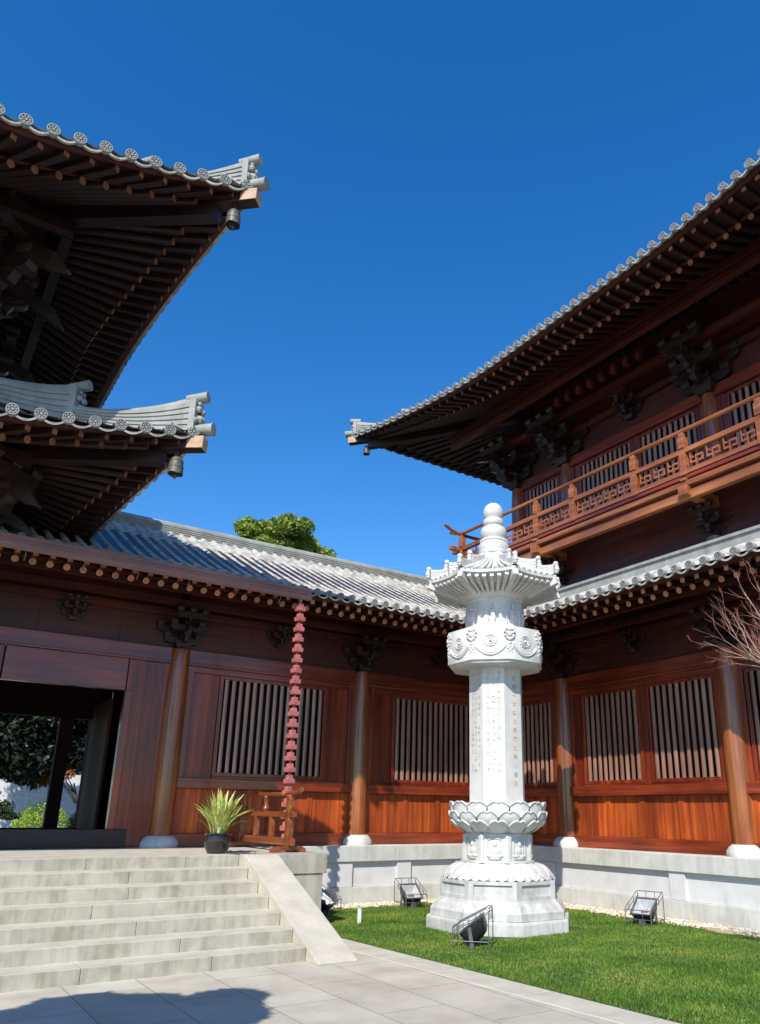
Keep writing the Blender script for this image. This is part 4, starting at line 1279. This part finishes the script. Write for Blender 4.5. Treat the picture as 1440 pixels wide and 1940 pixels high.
# carved writing on the shaft
def glyph_text(txt, size, o_, t_, c, mat, parent, d=.004, name='inscription'):
    cu = bpy.data.curves.new('t', 'FONT'); cu.body = txt; cu.size = size; cu.align_x = 'CENTER'; cu.resolution_u = 2
    to = bpy.data.objects.new('t', cu); COL.objects.link(to)
    dg = bpy.context.evaluated_depsgraph_get(); dg.update()
    ev = to.evaluated_get(dg); me = ev.to_mesh()
    V = [C for C in [v_.co.copy() for v_ in me.vertices]]; F = [tuple(p.vertices) for p in me.polygons]
    ev.to_mesh_clear(); bpy.data.objects.remove(to); bpy.data.curves.remove(cu)
    return [c + t_*v_.x + Vector((0, 0, v_.y)) + o_*d for v_ in V], F
# face towards the viewer's right: one column of gilt characters
oR, tR = face(0)
q = MB()
z = 3.985
col_chars = '大佛一切如比來門土佛心羅尼'
for ch in col_chars:
    V_, F_ = glyph_text(ch, .092, oR, tR, C0+oR*.4545+tR*.035+Vector((0, 0, z)), GOLD, shaft)
    if F_: q.add(V_, F_)
    z -= .148
if q.F: q.build('inscription', GOLD, shaft)
def strokes(k, cols, zt, zb, cw, mat, miss=.06):
    o_, t_ = face(k); mb = MB(); rr = random.Random(k*7+3)
    hw = .453*math.tan(math.pi/8)
    for ci in range(cols):
        uc = -hw+.05+(2*hw-.10)*(ci+.5)/cols
        z = zt
        while z > zb:
            if rr.random() > miss:
                for _ in range(rr.randint(4, 7)):
                    horiz = rr.random() < .55
                    L = rr.uniform(.35, .95)*cw; w = cw*.10
                    du, dz = rr.uniform(-.3, .3)*cw, rr.uniform(-.42, .42)*cw
                    if horiz: du *= .4
                    a = rr.uniform(-.12, .12)+(0 if horiz else math.pi/2+rr.uniform(-.5, .5)*(rr.random() < .4))
                    ca, sa = math.cos(a), math.sin(a)
                    pts = []
                    for x_, y_ in ((-L/2, -w/2), (L/2, -w/2), (L/2, w/2), (-L/2, w/2)):
                        pts.append(C0+o_*.4548+t_*(uc+du+x_*ca-y_*sa)+Vector((0, 0, z+dz+x_*sa+y_*ca)))
                    mb.add(pts, [(0, 1, 2, 3)])
            z -= cw*1.32
    mb.build('inscription', mat, shaft)
strokes(7, 3, 4.10, 2.38, .078, GOLDP)
strokes(6, 3, 4.10, 2.38, .078, GOLDP)

q = MB(); octa(q, [(.46, 4.20), (.775, 4.225), (.785, 4.265), (.815, 4.275), (.815, 4.85), (.805, 4.862), (.55, 4.864)])
for k in range(8):
    o_, t_ = face(k); R0 = .815; hw = R0*math.tan(math.pi/8)
    cen = C0+o_*(R0+.004)+Vector((0, 0, 4.61))
    for rr_, w in ((.098, .016), (.062, .013)):
        q.tube([cen+t_*(rr_*math.cos(a))+Vector((0, 0, rr_*math.sin(a))) for a in np.linspace(0, 2*math.pi, 24, endpoint=False)], w, 6, close=True)
    q.ball(cen, .032, 10)
    for j in range(14):
        a = 2*math.pi*j/14; q.ball(cen+t_*(.118*math.cos(a))+Vector((0, 0, .118*math.sin(a))), .012, 6)
    # swag
    for dz, w in ((0, .020), (.035, .010)):
        q.tube([cen+t_*(x_*hw*.80)+Vector((0, 0, -.10+dz-.155*(1-x_*x_))) for x_ in np.linspace(-1, 1, 15)], w, 6)
    # corner mask and pendant at the right-hand vertex
    ang = -math.pi/2 + (k+.5)*math.pi/4
    vo = Vector((math.cos(ang), math.sin(ang), 0)); vt = Vector((-vo.y, vo.x, 0)); vc = C0+vo*(R0*K8-.02)
    for u, z, r in ((0, 4.70, .055), (-.045, 4.73, .035), (.045, 4.73, .035), (0, 4.62, .045), (-.04, 4.64, .035), (.04, 4.64, .035), (-.07, 4.68, .03), (.07, 4.68, .03), (0, 4.79, .04), (-.05, 4.80, .03), (.05, 4.80, .03), (-.085, 4.75, .025), (.085, 4.75, .025), (0, 4.55, .035), (0, 4.49, .03), (-.035, 4.46, .024), (.035, 4.46, .024), (0, 4.42, .03), (0, 4.37, .022), (-.03, 4.395, .018), (.03, 4.395, .018)):
        q.ball(vc+vt*u+Vector((0, 0, z)), r, 8)
q.build('carved_collar', MARBLE, sp_, sharp=50)
q = MB(); octa(q, [(.505, 4.866), (.505, 5.42), (.54, 5.44), (.54, 5.47), (.60, 5.50), (.66, 5.52)])
for k in range(8):
    o_, t_ = face(k)
    figure(q, o_, t_, C0+o_*.505+Vector((0, 0, 4.87)), .92)
    for sgn in (-1, 1):
        q.tube([C0+o_*.507+t_*(sgn*.15)+Vector((0, 0, z)) for z in (4.87, 5.02, 5.16, 5.24)], [.022, .014, .02, .008], 6)
q.build('carved_drum', MARBLE, sp_, sharp=50)
# roof cap
q = MB()
nS = 9
def cap_r(k8, along, t):
    pass
segs = []
RB = 1.13
rowsets = []
def cap_pt(ang_i, frac, lev):
    """eave outline of the cap: octagon side with upturned corners; lev 0..1 from eave to apex"""
    k = int(ang_i+1e-9) % 8; f_ = max(0.0, ang_i-int(ang_i+1e-9))
    a0 = OCT+k*math.pi/4; a1 = a0+math.pi/4
    R1 = RB*K8
    p = Vector((math.cos(a0), math.sin(a0), 0))*(1-f_)+Vector((math.cos(a1), math.sin(a1), 0))*f_
    cor = (abs(f_-.5)*2)**2.6
    p = p*R1*(1+.02*cor)
    z = 5.775+.035*cor
    return p, z
M = 8*14
outl = [cap_pt(i/14, 0, 0) for i in range(M)]
def ringv(sc_, zf): return [C0+p*sc_+Vector((0, 0, zf(z))) for p, z in outl]
lv = [(.58, lambda z: 5.52), (.60, lambda z: 5.60), (.80, lambda z: 5.66+(z-5.775)*.5), (.985, lambda z: z-.03), (1.0, lambda z: z-.03), (1.0, lambda z: z+.025), (.82, lambda z: 5.84+(z-5.775)*.8), (.62, lambda z: 5.96+(z-5.775)*.6), (.42, lambda z: 6.12+(z-5.775)*.35), (.26, lambda z: 6.34), (.235, lambda z: 6.44)]
rows = []
for sc_, zf in lv:
    r_ = ringv(sc_, zf); rows.append(r_+[r_[0]])
q.grid(rows, False)
# rafter ends under the cap, tile rolls above it
for i in range(M):
    p, z = outl[i]
    corner = (i % 14 == 0)
    if corner: q.bar(C0+p*.56+Vector((0, 0, 5.52)), C0+p*1.01+Vector((0, 0, z-.085)), .07, .09, w2=.10, h2=.115)
    elif i % 2 == 0:
        q.bar(C0+p*.58+Vector((0, 0, 5.545)), C0+p*.87+Vector((0, 0, z-.125)), .045, .07, w2=.062, h2=.07)
        q.bar(C0+p*.74+Vector((0, 0, 5.63)), C0+p*.975+Vector((0, 0, z-.068)), .05, .07, w2=.066, h2=.078)
    p, z = outl[i]
    if i % 14 != 0 and i % 2 == 1:
        pth = [C0+p*1.005+Vector((0, 0, z+.025)), C0+p*.82+Vector((0, 0, 5.84+(z-5.70)*.8)), C0+p*.62+Vector((0, 0, 5.97+(z-5.7)*.6)), C0+p*.44+Vector((0, 0, 6.12+(z-5.7)*.35)), C0+p*.29+Vector((0, 0, 6.30))]
        q.tube(pth, [.034, .034, .029, .023, .016], 8)
# hip ridges with end ornaments
for k in range(8):
    a = OCT+k*math.pi/4; d = Vector((math.cos(a), math.sin(a), 0)); R1 = RB*K8*1.03
    for r0, r1, h0, h1, z0 in ((R1*.97, R1*.72, .165, .11, 0), (R1*.70, R1*.34, .22, .12, 0)):
        path = []; hf = []
        for i in range(7):
            rr_ = r0+(r1-r0)*i/6; fr_ = rr_/R1
            zb = np.interp(fr_, [.235, .26, .42, .62, .82, 1.0], [6.44, 6.34, 6.16, 6.04, 5.94, 5.88])
            path.append(C0+d*rr_+Vector((0, 0, zb-.03))); hf.append((h0+(h1-h0)*(i/6)**.7)/.3)
        sweep_ridge(q, path, hf, w=.042, layers=4, h=.30, topr=.03)
        e = path[0]; hh = .30*hf[0]
        for zz_, r, dd in ((hh+.015, .042, .03), (hh*.72, .036, .045), (hh*.45, .040, .05), (hh*.2, .034, .045)):
            q.ball(e+d*dd+Vector((0, 0, zz_)), r*1.25, 8)
q.build('roof_cap', MARBLE, sp_, sharp=45)
q = MB()
fp = [(.30, 6.40), (.31, 6.44), (.275, 6.47), (.285, 6.52), (.285, 6.60), (.255, 6.645), (.235, 6.66), (.245, 6.69), (.235, 6.72), (.205, 6.735), (.235, 6.78), (.250, 6.85), (.245, 6.91), (.215, 6.96), (.175, 6.985), (.165, 7.0), (.185, 7.015), (.195, 7.03), (.195, 7.115), (.185, 7.13), (.155, 7.145), (.16, 7.165), (.185, 7.20), (.195, 7.27), (.185, 7.34), (.15, 7.41), (.10, 7.455), (.03, 7.475), (0.0, 7.478)]
q.lathe((PX, PY, 0), [(r, z) for r, z in fp], 32)
for j in range(28):
    a = 2*math.pi*j/28; q.ball((PX+.245*math.cos(a), PY+.245*math.sin(a), 6.69), .022, 6)
q.build('finial', MARBLE, sp_, sharp=40)

# ------------------------------------------------------------------ floodlights in wire cages
def floodlight(label, loc, rz):
    t = thing('floodlight', label, 'floodlight', loc, 'caged floodlights on the lawn', rz)
    WPOS[t.name] = Vector((0, 0, 0))
    w, d, hb, hf = .46, .50, .52, .26     # width, depth, back height, front height; light faces +y(front)
    q = MB(); rr = .007
    for sx in (-1, 1):
        x = sx*w/2
        q.tube([(x, -d/2, -.03), (x, -d/2, hb-.03), (x, -d/2+.03, hb), (x, d/2-.02, hf+.03), (x, d/2, hf), (x, d/2, -.03)], rr, 6)
        q.tube([(x, -d/2, hb-.06), (x, d/2, hf-.05)], rr*.8, 6)
        for f_ in (.35, .7): 
            yy = -d/2+d*f_; zt = hb+(hf-hb)*f_
            q.tube([(x, yy, zt+.0), (x, yy, zt-.10)], rr*.7, 6)
        q.tube([(x, -d/2, .10), (x, d/2, .10)], rr*.8, 6)
    for yy, z in ((-d/2, hb), (d/2, hf), (-d/2, .10), (d/2, .12)): q.tube([(-w/2, yy, z), (w/2, yy, z)], rr, 6)
    for x in (-.08, .08):
        q.tube([(x, -d/2, hb), (x, -d/2, hb-.16)], rr*.7, 6); q.tube([(x, d/2, hf), (x, d/2, .12)], rr*.7, 6)
    q.build('wire_cage', STEELROD, t, origin=(0, 0, 0))
    # lamp body: deep curved bowl behind a tilted rectangular face
    nrm = Vector((0, .62, .78)).normalized(); tv = Vector((0, -nrm.z, nrm.y)); c = Vector((0, .0, .27))
    def P(a, bb, dd): return c + Vector((1, 0, 0))*a + tv*bb + nrm*dd
    hw, hh = .19, .20
    q = MB(); rows = []
    for dd, s in ((.03, 1.0), (.0, 1.0), (-.05, .93), (-.12, .82), (-.17, .62), (-.195, .3), (-.20, .02)):
        ring = []
        for j in range(24):
            a = 2*math.pi*j/24; ca, sa = math.cos(a), math.sin(a)
            ex = .35
            ring.append(P(hw*s*math.copysign(abs(ca)**ex, ca), hh*s*math.copysign(abs(sa)**ex, sa)+(-.05*(1-s)), dd))
        rows.append(ring+[ring[0]])
    q.grid(rows, True)
    q.build('lamp_housing', BLACKPL, t, origin=(0, 0, 0), sharp=50)
    q = MB(); fw_ = .028
    for a0, a1, b0, b1 in ((-hw, hw, -hh, -hh+fw_), (-hw, hw, hh-fw_, hh), (-hw, -hw+fw_, -hh+fw_, hh-fw_), (hw-fw_, hw, -hh+fw_, hh-fw_)):
        v = [P(a0, b0, .031), P(a1, b0, .031), P(a1, b1, .031), P(a0, b1, .031), P(a0, b0, .05), P(a1, b0, .05), P(a1, b1, .05), P(a0, b1, .05)]
        q.add(v, [(4, 5, 6, 7), (0, 1, 5, 4), (1, 2, 6, 5), (2, 3, 7, 6), (3, 0, 4, 7)])
    q.build('bezel', STEELROD, t, origin=(0, 0, 0))
    q = MB(); rows = []
    for s, dd in ((1, .032), (.6, -.03), (.5, -.06)):
        rows.append([P((hw-fw_)*s*x_, (hh-fw_)*s*y_, dd) for x_, y_ in ((-1, -1), (1, -1), (1, 1), (-1, 1), (-1, -1))])
    q.grid(rows, False); q.add(rows[-1][:4], [(0, 1, 2, 3)])
    q.tube([P(-.06, -.02, -.02), P(.06, -.02, -.02)], .022, 8)
    q.build('reflector', ALU, t, origin=(0, 0, 0))
    q = MB(); q.add([P(-hw+fw_, -hh+fw_, .038), P(hw-fw_, -hh+fw_, .038), P(hw-fw_, hh-fw_, .038), P(-hw+fw_, hh-fw_, .038)], [(0, 1, 2, 3)]); q.build('glass', GLASS, t, origin=(0, 0, 0))
    q = MB()
    for sx in (-1, 1): q.bar((sx*.205, -.02, .02), (sx*.205, .02, .27), .012, .05, upv=(0, 1, 0))
    q.bar((-.21, -.01, .02), (.21, -.01, .02), .05, .012); q.box(-.05, .05, .06, .14, -.02, .1)
    q.build('mounting_yoke', STEELROD, t, origin=(0, 0, 0))
def aim(p, q): return math.atan2(q[1]-p[1], q[0]-p[0]) - math.pi/2
for lab, p, r_ in (('caged floodlight against the gallery platform left of the white pillar', (8.86, 13.45, .0), aim((0, 0), (-.1, -1))),
                  ('caged floodlight by the platform on the right of the white pillar', (10.95, 9.45, .0), aim((0, 0), (-.97, -.25))),
                  ('caged floodlight seen from its black back in front of the pillar', (7.12, 9.22, .0), aim((0, 0), (-.7, .73))),
                  ('caged floodlight half hidden behind the sloping cheek slab', (6.85, 13.25, .0), aim((6.85, 13.25), (8.5, 11)))):
    floodlight(lab, p, r_)
q = MB(); q.box(6.865, 6.925, 11.99, 12.02, -.02, .23); tag(q.build('marker_post', WHITEP, bevel=.004), 'small white marker post standing in the grass near the steps', 'post')
# flat stones among the pebbles
for lab, (x, y, r_) in (('flat brown stone lying at the lawn edge beyond the right floodlight', (11.45, 8.35, .33)), ('smaller flat stone at the lawn edge nearest the right border', (11.62, 7.7, .22))):
    q = MB(); n = 12; ring = [(x+r_*.5*math.cos(a)*random.uniform(.8, 1.1), y+r_*math.sin(a)*random.uniform(.85, 1.1)) for a in np.linspace(0, 2*math.pi, n, endpoint=False)]
    v = [(a, c, -.01) for a, c in ring]+[(x+(a-x)*.9, y+(c-y)*.9, .045+random.uniform(-.006, .006)) for a, c in ring]
    q.add(v, [tuple(range(n, 2*n))]+[(i, (i+1) % n, n+(i+1) % n, n+i) for i in range(n)])
    tag(q.build('flat_stone', SAND, bevel=.006), lab, 'stone')

# ------------------------------------------------------------------ terrace railing
XR = 5.70
WSTD = wood('stand_wood', 1, dark=(.10, .026, .008), mid=(.22, .058, .014), lite=(.38, .125, .034), rough=.4)
ra = thing('wooden_railing', 'orange brown wooden railing with curved feet on the terrace edge', 'railing', (XR, 13.4, H))
q = MB(); q.tube([(XR, 14.55, 2.045), (XR, 12.5, 2.035), (XR, 12.2, 2.05), (XR, 11.98, 2.10)], [.038, .038, .04, .042], 10); q.build('top_rail', WSTD, ra)
q = MB(); q.box(XR-.04, XR+.04, 12.18, 14.58, 1.66, 1.75); q.build('middle_rail', WSTD, ra, bevel=.008)
q = MB(); q.box(XR-.045, XR+.045, 12.20, 14.58, 1.215, 1.33); q.build('bottom_rail', WSTD, ra, bevel=.008)
for yy in (12.38, 14.48):
    q = MB(); q.box(XR-.058, XR+.058, yy-.058, yy+.058, 1.19, 2.01); q.build('post', WSTD, ra, bevel=.012)
    q = MB()
    pr = [(-.30, 0), (-.30, .05), (-.24, .085), (-.1, .09), (.1, .09), (.24, .085), (.30, .05), (.30, 0), (.18, 0), (.10, .03), (-.10, .03), (-.18, 0)]
    n = len(pr)
    v = [(XR+a, yy-.06, H+.002+z) for a, z in pr]+[(XR+a, yy+.06, H+.002+z) for a, z in pr]
    q.add(v, [tuple(range(n)), tuple(range(2*n-1, n-1, -1))]+[(i, (i+1) % n, n+(i+1) % n, n+i) for i in range(n)]); q.build('foot', WSTD, ra)
for yy in (13.1, 13.78):
    q = MB(); q.box(XR-.04, XR+.04, yy-.05, yy+.05, 1.331, 1.659); q.build('baluster', WSTD, ra, bevel=.006)
for yy in (12.38, 13.4, 14.4):
    q = MB(); q.lathe((XR, yy, 1.752), [(.055, 0), (.07, .05), (.04, .12), (.045, .20), (.065, .245), (.06, .262)], 10); q.build('rail_bracket', WSTD, ra)

# ------------------------------------------------------------------ potted plant
PT = Vector((4.50, 12.40, H))
pp = thing('potted_plant', 'strappy variegated plant in a black glazed pot on the terrace', 'plant', tuple(PT))
q = MB(); q.lathe(tuple(PT), [(.125, .0), (.15, .01), (.185, .08), (.205, .17), (.205, .22), (.19, .255), (.188, .27), (.215, .285), (.218, .305), (.20, .31), (.18, .295), (.175, .26)], 32); q.build('pot', CERAM, pp)
q = MB(); q.lathe(tuple(PT), [(.0, .275), (.178, .27)], 20); q.build('soil', SOILM, pp)
q = MB(); rr = random.Random(5)
for i in range(95):
    a = rr.uniform(0, 2*math.pi); r0 = rr.uniform(0, .12); L = rr.uniform(.34, .74)*(1.0 if r0 < .08 else .85); tilt = rr.uniform(.05, .85)*(r0/.12*.7+.3)
    base = PT+Vector((r0*math.cos(a), r0*math.sin(a), .28)); d = Vector((math.cos(a), math.sin(a), 0)); s_ = Vector((-d.y, d.x, 0))
    w = rr.uniform(.024, .046); rows = []
    tw_ = rr.uniform(-.5, .5)
    for j in range(7):
        f_ = j/6; th = tilt*(.5+1.0*f_)
        p = base + d*(L*f_*math.sin(th)) + Vector((0, 0, L*f_*math.cos(th*.9)))
        ww = w*(math.sin(math.pi*min(1, .18+f_*.82))**.7)
        sv = (s_*math.cos(tw_)+d*math.sin(tw_)*.6)
        rows.append([p-sv*ww, p+Vector((0, 0, -.004)), p+sv*ww])
    q.grid(rows, True)
q.build('foliage', LEAF_P, pp)

# ------------------------------------------------------------------ trees
def leaf_cloud(clumps, n_per, size, flat=.0, seed=1, thick=1.0):
    """leaf quads scattered through clumps [(cx,cy,cz,rx,ry,rz)]"""
    g = np.random.default_rng(seed); Vs = []
    for (cx, cy, cz, rx, ry, rz_) in clumps:
        n = int(n_per*max(.3, (rx*ry*rz_)**.5))
        d = g.normal(size=(n, 3)); d /= np.linalg.norm(d, axis=1)[:, None]
        rad = g.uniform(.35, 1.08, (n, 1))**.6
        p = d*rad*np.array([rx, ry, rz_])+np.array([cx, cy, cz])
        s = size*g.uniform(.6, 1.4, (n, 1))
        a = g.normal(size=(n, 3)); a /= np.linalg.norm(a, axis=1)[:, None]
        bb = np.cross(a, g.normal(size=(n, 3))); bb /= np.linalg.norm(bb, axis=1)[:, None]
        Vs.append(np.stack([p-a*s, p+bb*s*.45, p+a*s, p-bb*s*.45], 1).reshape(-1, 3))
    V = np.concatenate(Vs); F = np.arange(len(V)).reshape(-1, 4)
    return V, F
def tree(name, label, cat, base, trunk_pts, clumps, mat, n_per, size, seed, limbs=6, tr=.2, group=None):
    t = thing(name, label, cat, base, group)
    q = MB(); tp = [Vector(p) for p in trunk_pts]
    q.tube(tp, [tr*(1-.6*i/(len(tp)-1)) for i in range(len(tp))], 10)
    g = random.Random(seed)
    for c in g.sample(clumps, min(limbs, len(clumps))):
        f_ = g.uniform(.45, .95); k = f_*(len(tp)-1); i = min(int(k), len(tp)-2); s = tp[i].lerp(tp[i+1], k-i)
        e = Vector(c[:3]); mid = s.lerp(e, .5)+Vector((g.uniform(-.2, .2), g.uniform(-.2, .2), .1))
        q.tube([s, mid, e], [tr*.42, tr*.26, tr*.08], 7)
    q.build('trunk', BARK, t)
    V, F = leaf_cloud(clumps, n_per, size, seed=seed)
    numpy_mesh('crown', V, F, mat, t, origin=base)
    return t
g = random.Random(3)
cl = []
for i in range(95):
    a_ = g.uniform(0, 2*math.pi); r_ = g.uniform(0, 1)**.5
    x = 14.8+2.7*r_*math.cos(a_); yy = 35+2.2*r_*math.sin(a_)
    top = 15.85-1.3*((x-13.5)/3.1)**2*(1.0 if x > 13.5 else 1.6)
    z = top-g.uniform(0, 1)**1.6*4.2
    q_ = g.uniform(.45, .95)
    cl.append((x, yy, z-q_*.5, q_, q_, q_*.7))
tree('broadleaf_tree', 'yellow green tree crown rising behind the grey gallery roof', 'tree', (15.2, 35, 0), [(15.2, 35, 0), (15.3, 35, 5), (15.1, 35, 10), (15.2, 35, 14)], cl, LEAF_Y, 1500, .11, 4, 12, .4)
# garden seen through the doorway
cl = [(g.uniform(1.2, 5.2), 27+g.uniform(-1, 1), g.uniform(3.1, 6.8), g.uniform(.8, 1.2), .9, g.uniform(.55, .85)) for i in range(60)]
tree('evergreen_tree', 'dark evergreen seen through the open doorway above the white wall', 'tree', (4.6, 27.3, 0), [(4.62, 27.3, 0), (4.55, 27.3, 1.8), (4.3, 27.3, 3.2), (4.0, 27.2, 5.2)], cl, LEAF_D, 1500, .10, 9, 7, .13)
cl = [(2.55, 24.6, 1.78, .55, .4, .18), (2.9, 24.6, 1.55, .35, .3, .10), (2.3, 24.6, 2.15, .4, .35, .16)]
tree('pine_tree', 'small layered pine at the left inside the doorway view', 'tree', (2.72, 24.8, 0), [(2.72, 24.8, 0), (2.70, 24.8, 1.0), (2.6, 24.7, 1.6), (2.4, 24.6, 2.1)], cl, leaf_mat('pine_needle', (.02, .05, .015), (.05, .10, .03), (.10, .17, .05)), 1500, .06, 21, 3, .06)
cl = [(g.uniform(3.6, 4.9), 26.2+g.uniform(-.4, .4), g.uniform(2.55, 3.0), .28, .28, .18) for i in range(7)]
tree('maple_tree', 'thin maple with orange leaves below the dark evergreen', 'tree', (5.3, 26.4, 0), [(5.3, 26.4, 0), (5.1, 26.3, 1.6), (4.8, 26.2, 2.5)], cl, LEAF_O, 520, .055, 23, 6, .05)
def shrub(label, c, r, seed, mat):
    V, F = leaf_cloud([(c[0], c[1], c[2], r[0], r[1], r[2])]*1, 9000, .035, seed=seed)
    t = thing('clipped_shrub', label, 'shrub', (c[0], c[1], 0), 'clipped shrubs in the garden')
    q = MB(); q.tube([(c[0], c[1], 0), (c[0], c[1], c[2])], .06, 8); q.build('stem', BARK, t)
    numpy_mesh('foliage', V, F, mat, t, origin=(c[0], c[1], 0))
shrub('large lime green clipped shrub left of the middle door post', (4.05, 26.2, 1.15), (.78, .7, .78), 31, LEAF_L)
shrub('small green clipped shrub right of the middle door post', (5.35, 27.2, 1.25), (.42, .4, .42), 32, leaf_mat('mid_green_leaf', (.06, .12, .02), (.11, .2, .03), (.18, .28, .05)))
gw = thing('garden_wall', 'white garden wall with coping seen through the doorway', 'wall', (4, 31, 0))
q = MB(); q.box(-2, 12, 31, 31.25, 0, 3.05); q.build('wall_face', plain('whitewash', (.78, .78, .80), .7), gw)
q = MB(); q.box(-2, 12, 30.9, 31.35, 3.052, 3.17); q.build('coping', GRANITE, gw, bevel=.01)
# tree that throws the round shadow on the paving (outside the left edge)
g = random.Random(12)
cl = []
for i in range(60):
    a = g.uniform(0, 6.28); r_ = g.uniform(0, 1)**.5
    cl.append((-1.78+1.2*r_*math.cos(a), 4.30+.75*r_*math.sin(a), 4.9+g.uniform(-.35, .5)*(1-r_*.6), g.uniform(.25, .4), g.uniform(.25, .4), .22))
tree('leafy_tree', 'leafy tree left of the steps throwing its shadow on the paving', 'tree', (-2.4, 4.0, 0), [(-2.4, 4.0, 0), (-2.35, 4.05, 2), (-2.1, 4.2, 4), (-1.95, 4.3, 4.9)], cl, LEAF_D, 3600, .085, 17, 12, .12)

# bare maple at the right border
def bare_tree():
    base = Vector((9.1, 4.35, 0))
    t = thing('bare_tree', 'leafless young tree with pale and reddish twigs at the right border', 'tree', tuple(base))
    q = MB(); q2 = MB(); g = random.Random(41)
    fork = Vector((8.75, 4.62, 3.05))
    q.tube([base, Vector((9.0, 4.5, 1.3)), fork], [.06, .05, .03], 8)
    def grow(p, d, L, r, depth):
        n = 4; pts = [p]; dd = d.normalized()
        for i in range(n):
            dd = (dd + Vector((g.uniform(-.16, .16), g.uniform(-.16, .16), g.uniform(-.08, .12)))).normalized()
            pts.append(pts[-1]+dd*(L/n))
        (q if depth < 3 else q2).tube(pts, [r*(1-.55*i/n) for i in range(n+1)], 4 if depth > 2 else 6)
        if depth < 5:
            for _ in range(g.randint(3, 5) if depth < 3 else g.randint(1, 3)):
                k = g.randint(1, n); ax = pts[k]
                nd = (dd + Vector((g.uniform(-.5, .5), g.uniform(-.5, .5), g.uniform(-.4, .45)))).normalized()
                grow(ax, nd, L*g.uniform(.36, .62), r*.55, depth+1)
    tg = [((8.0, 5.95, 4.70), 1.75), ((8.05, 5.85, 4.45), 1.6), ((8.1, 5.6, 4.2), 1.4), ((8.2, 5.7, 4.0), 1.35), ((8.35, 5.4, 4.35), 1.3), ((8.2, 5.6, 3.75), 1.15), ((8.0, 5.8, 4.9), 1.6), ((8.3, 5.6, 4.6), 1.4), ((8.15, 5.9, 4.25), 1.5), ((8.6, 5.2, 4.3), 1.2), ((8.45, 5.3, 3.3), .8), ((9.4, 4.2, 4.6), 1.3), ((9.6, 5.0, 4.2), 1.2)]
    for tgt, L in tg:
        L *= .70; tgt = (tgt[0]+.18, tgt[1]-.1, tgt[2]+.22)
        grow(fork+Vector((g.uniform(-.03, .03), g.uniform(-.03, .03), g.uniform(-.12, .1))), Vector(tgt)-fork, L, .010, 1)
    q.build('branches', TWIG, t); q2.build('twigs', TWIGR, t)
bare_tree()
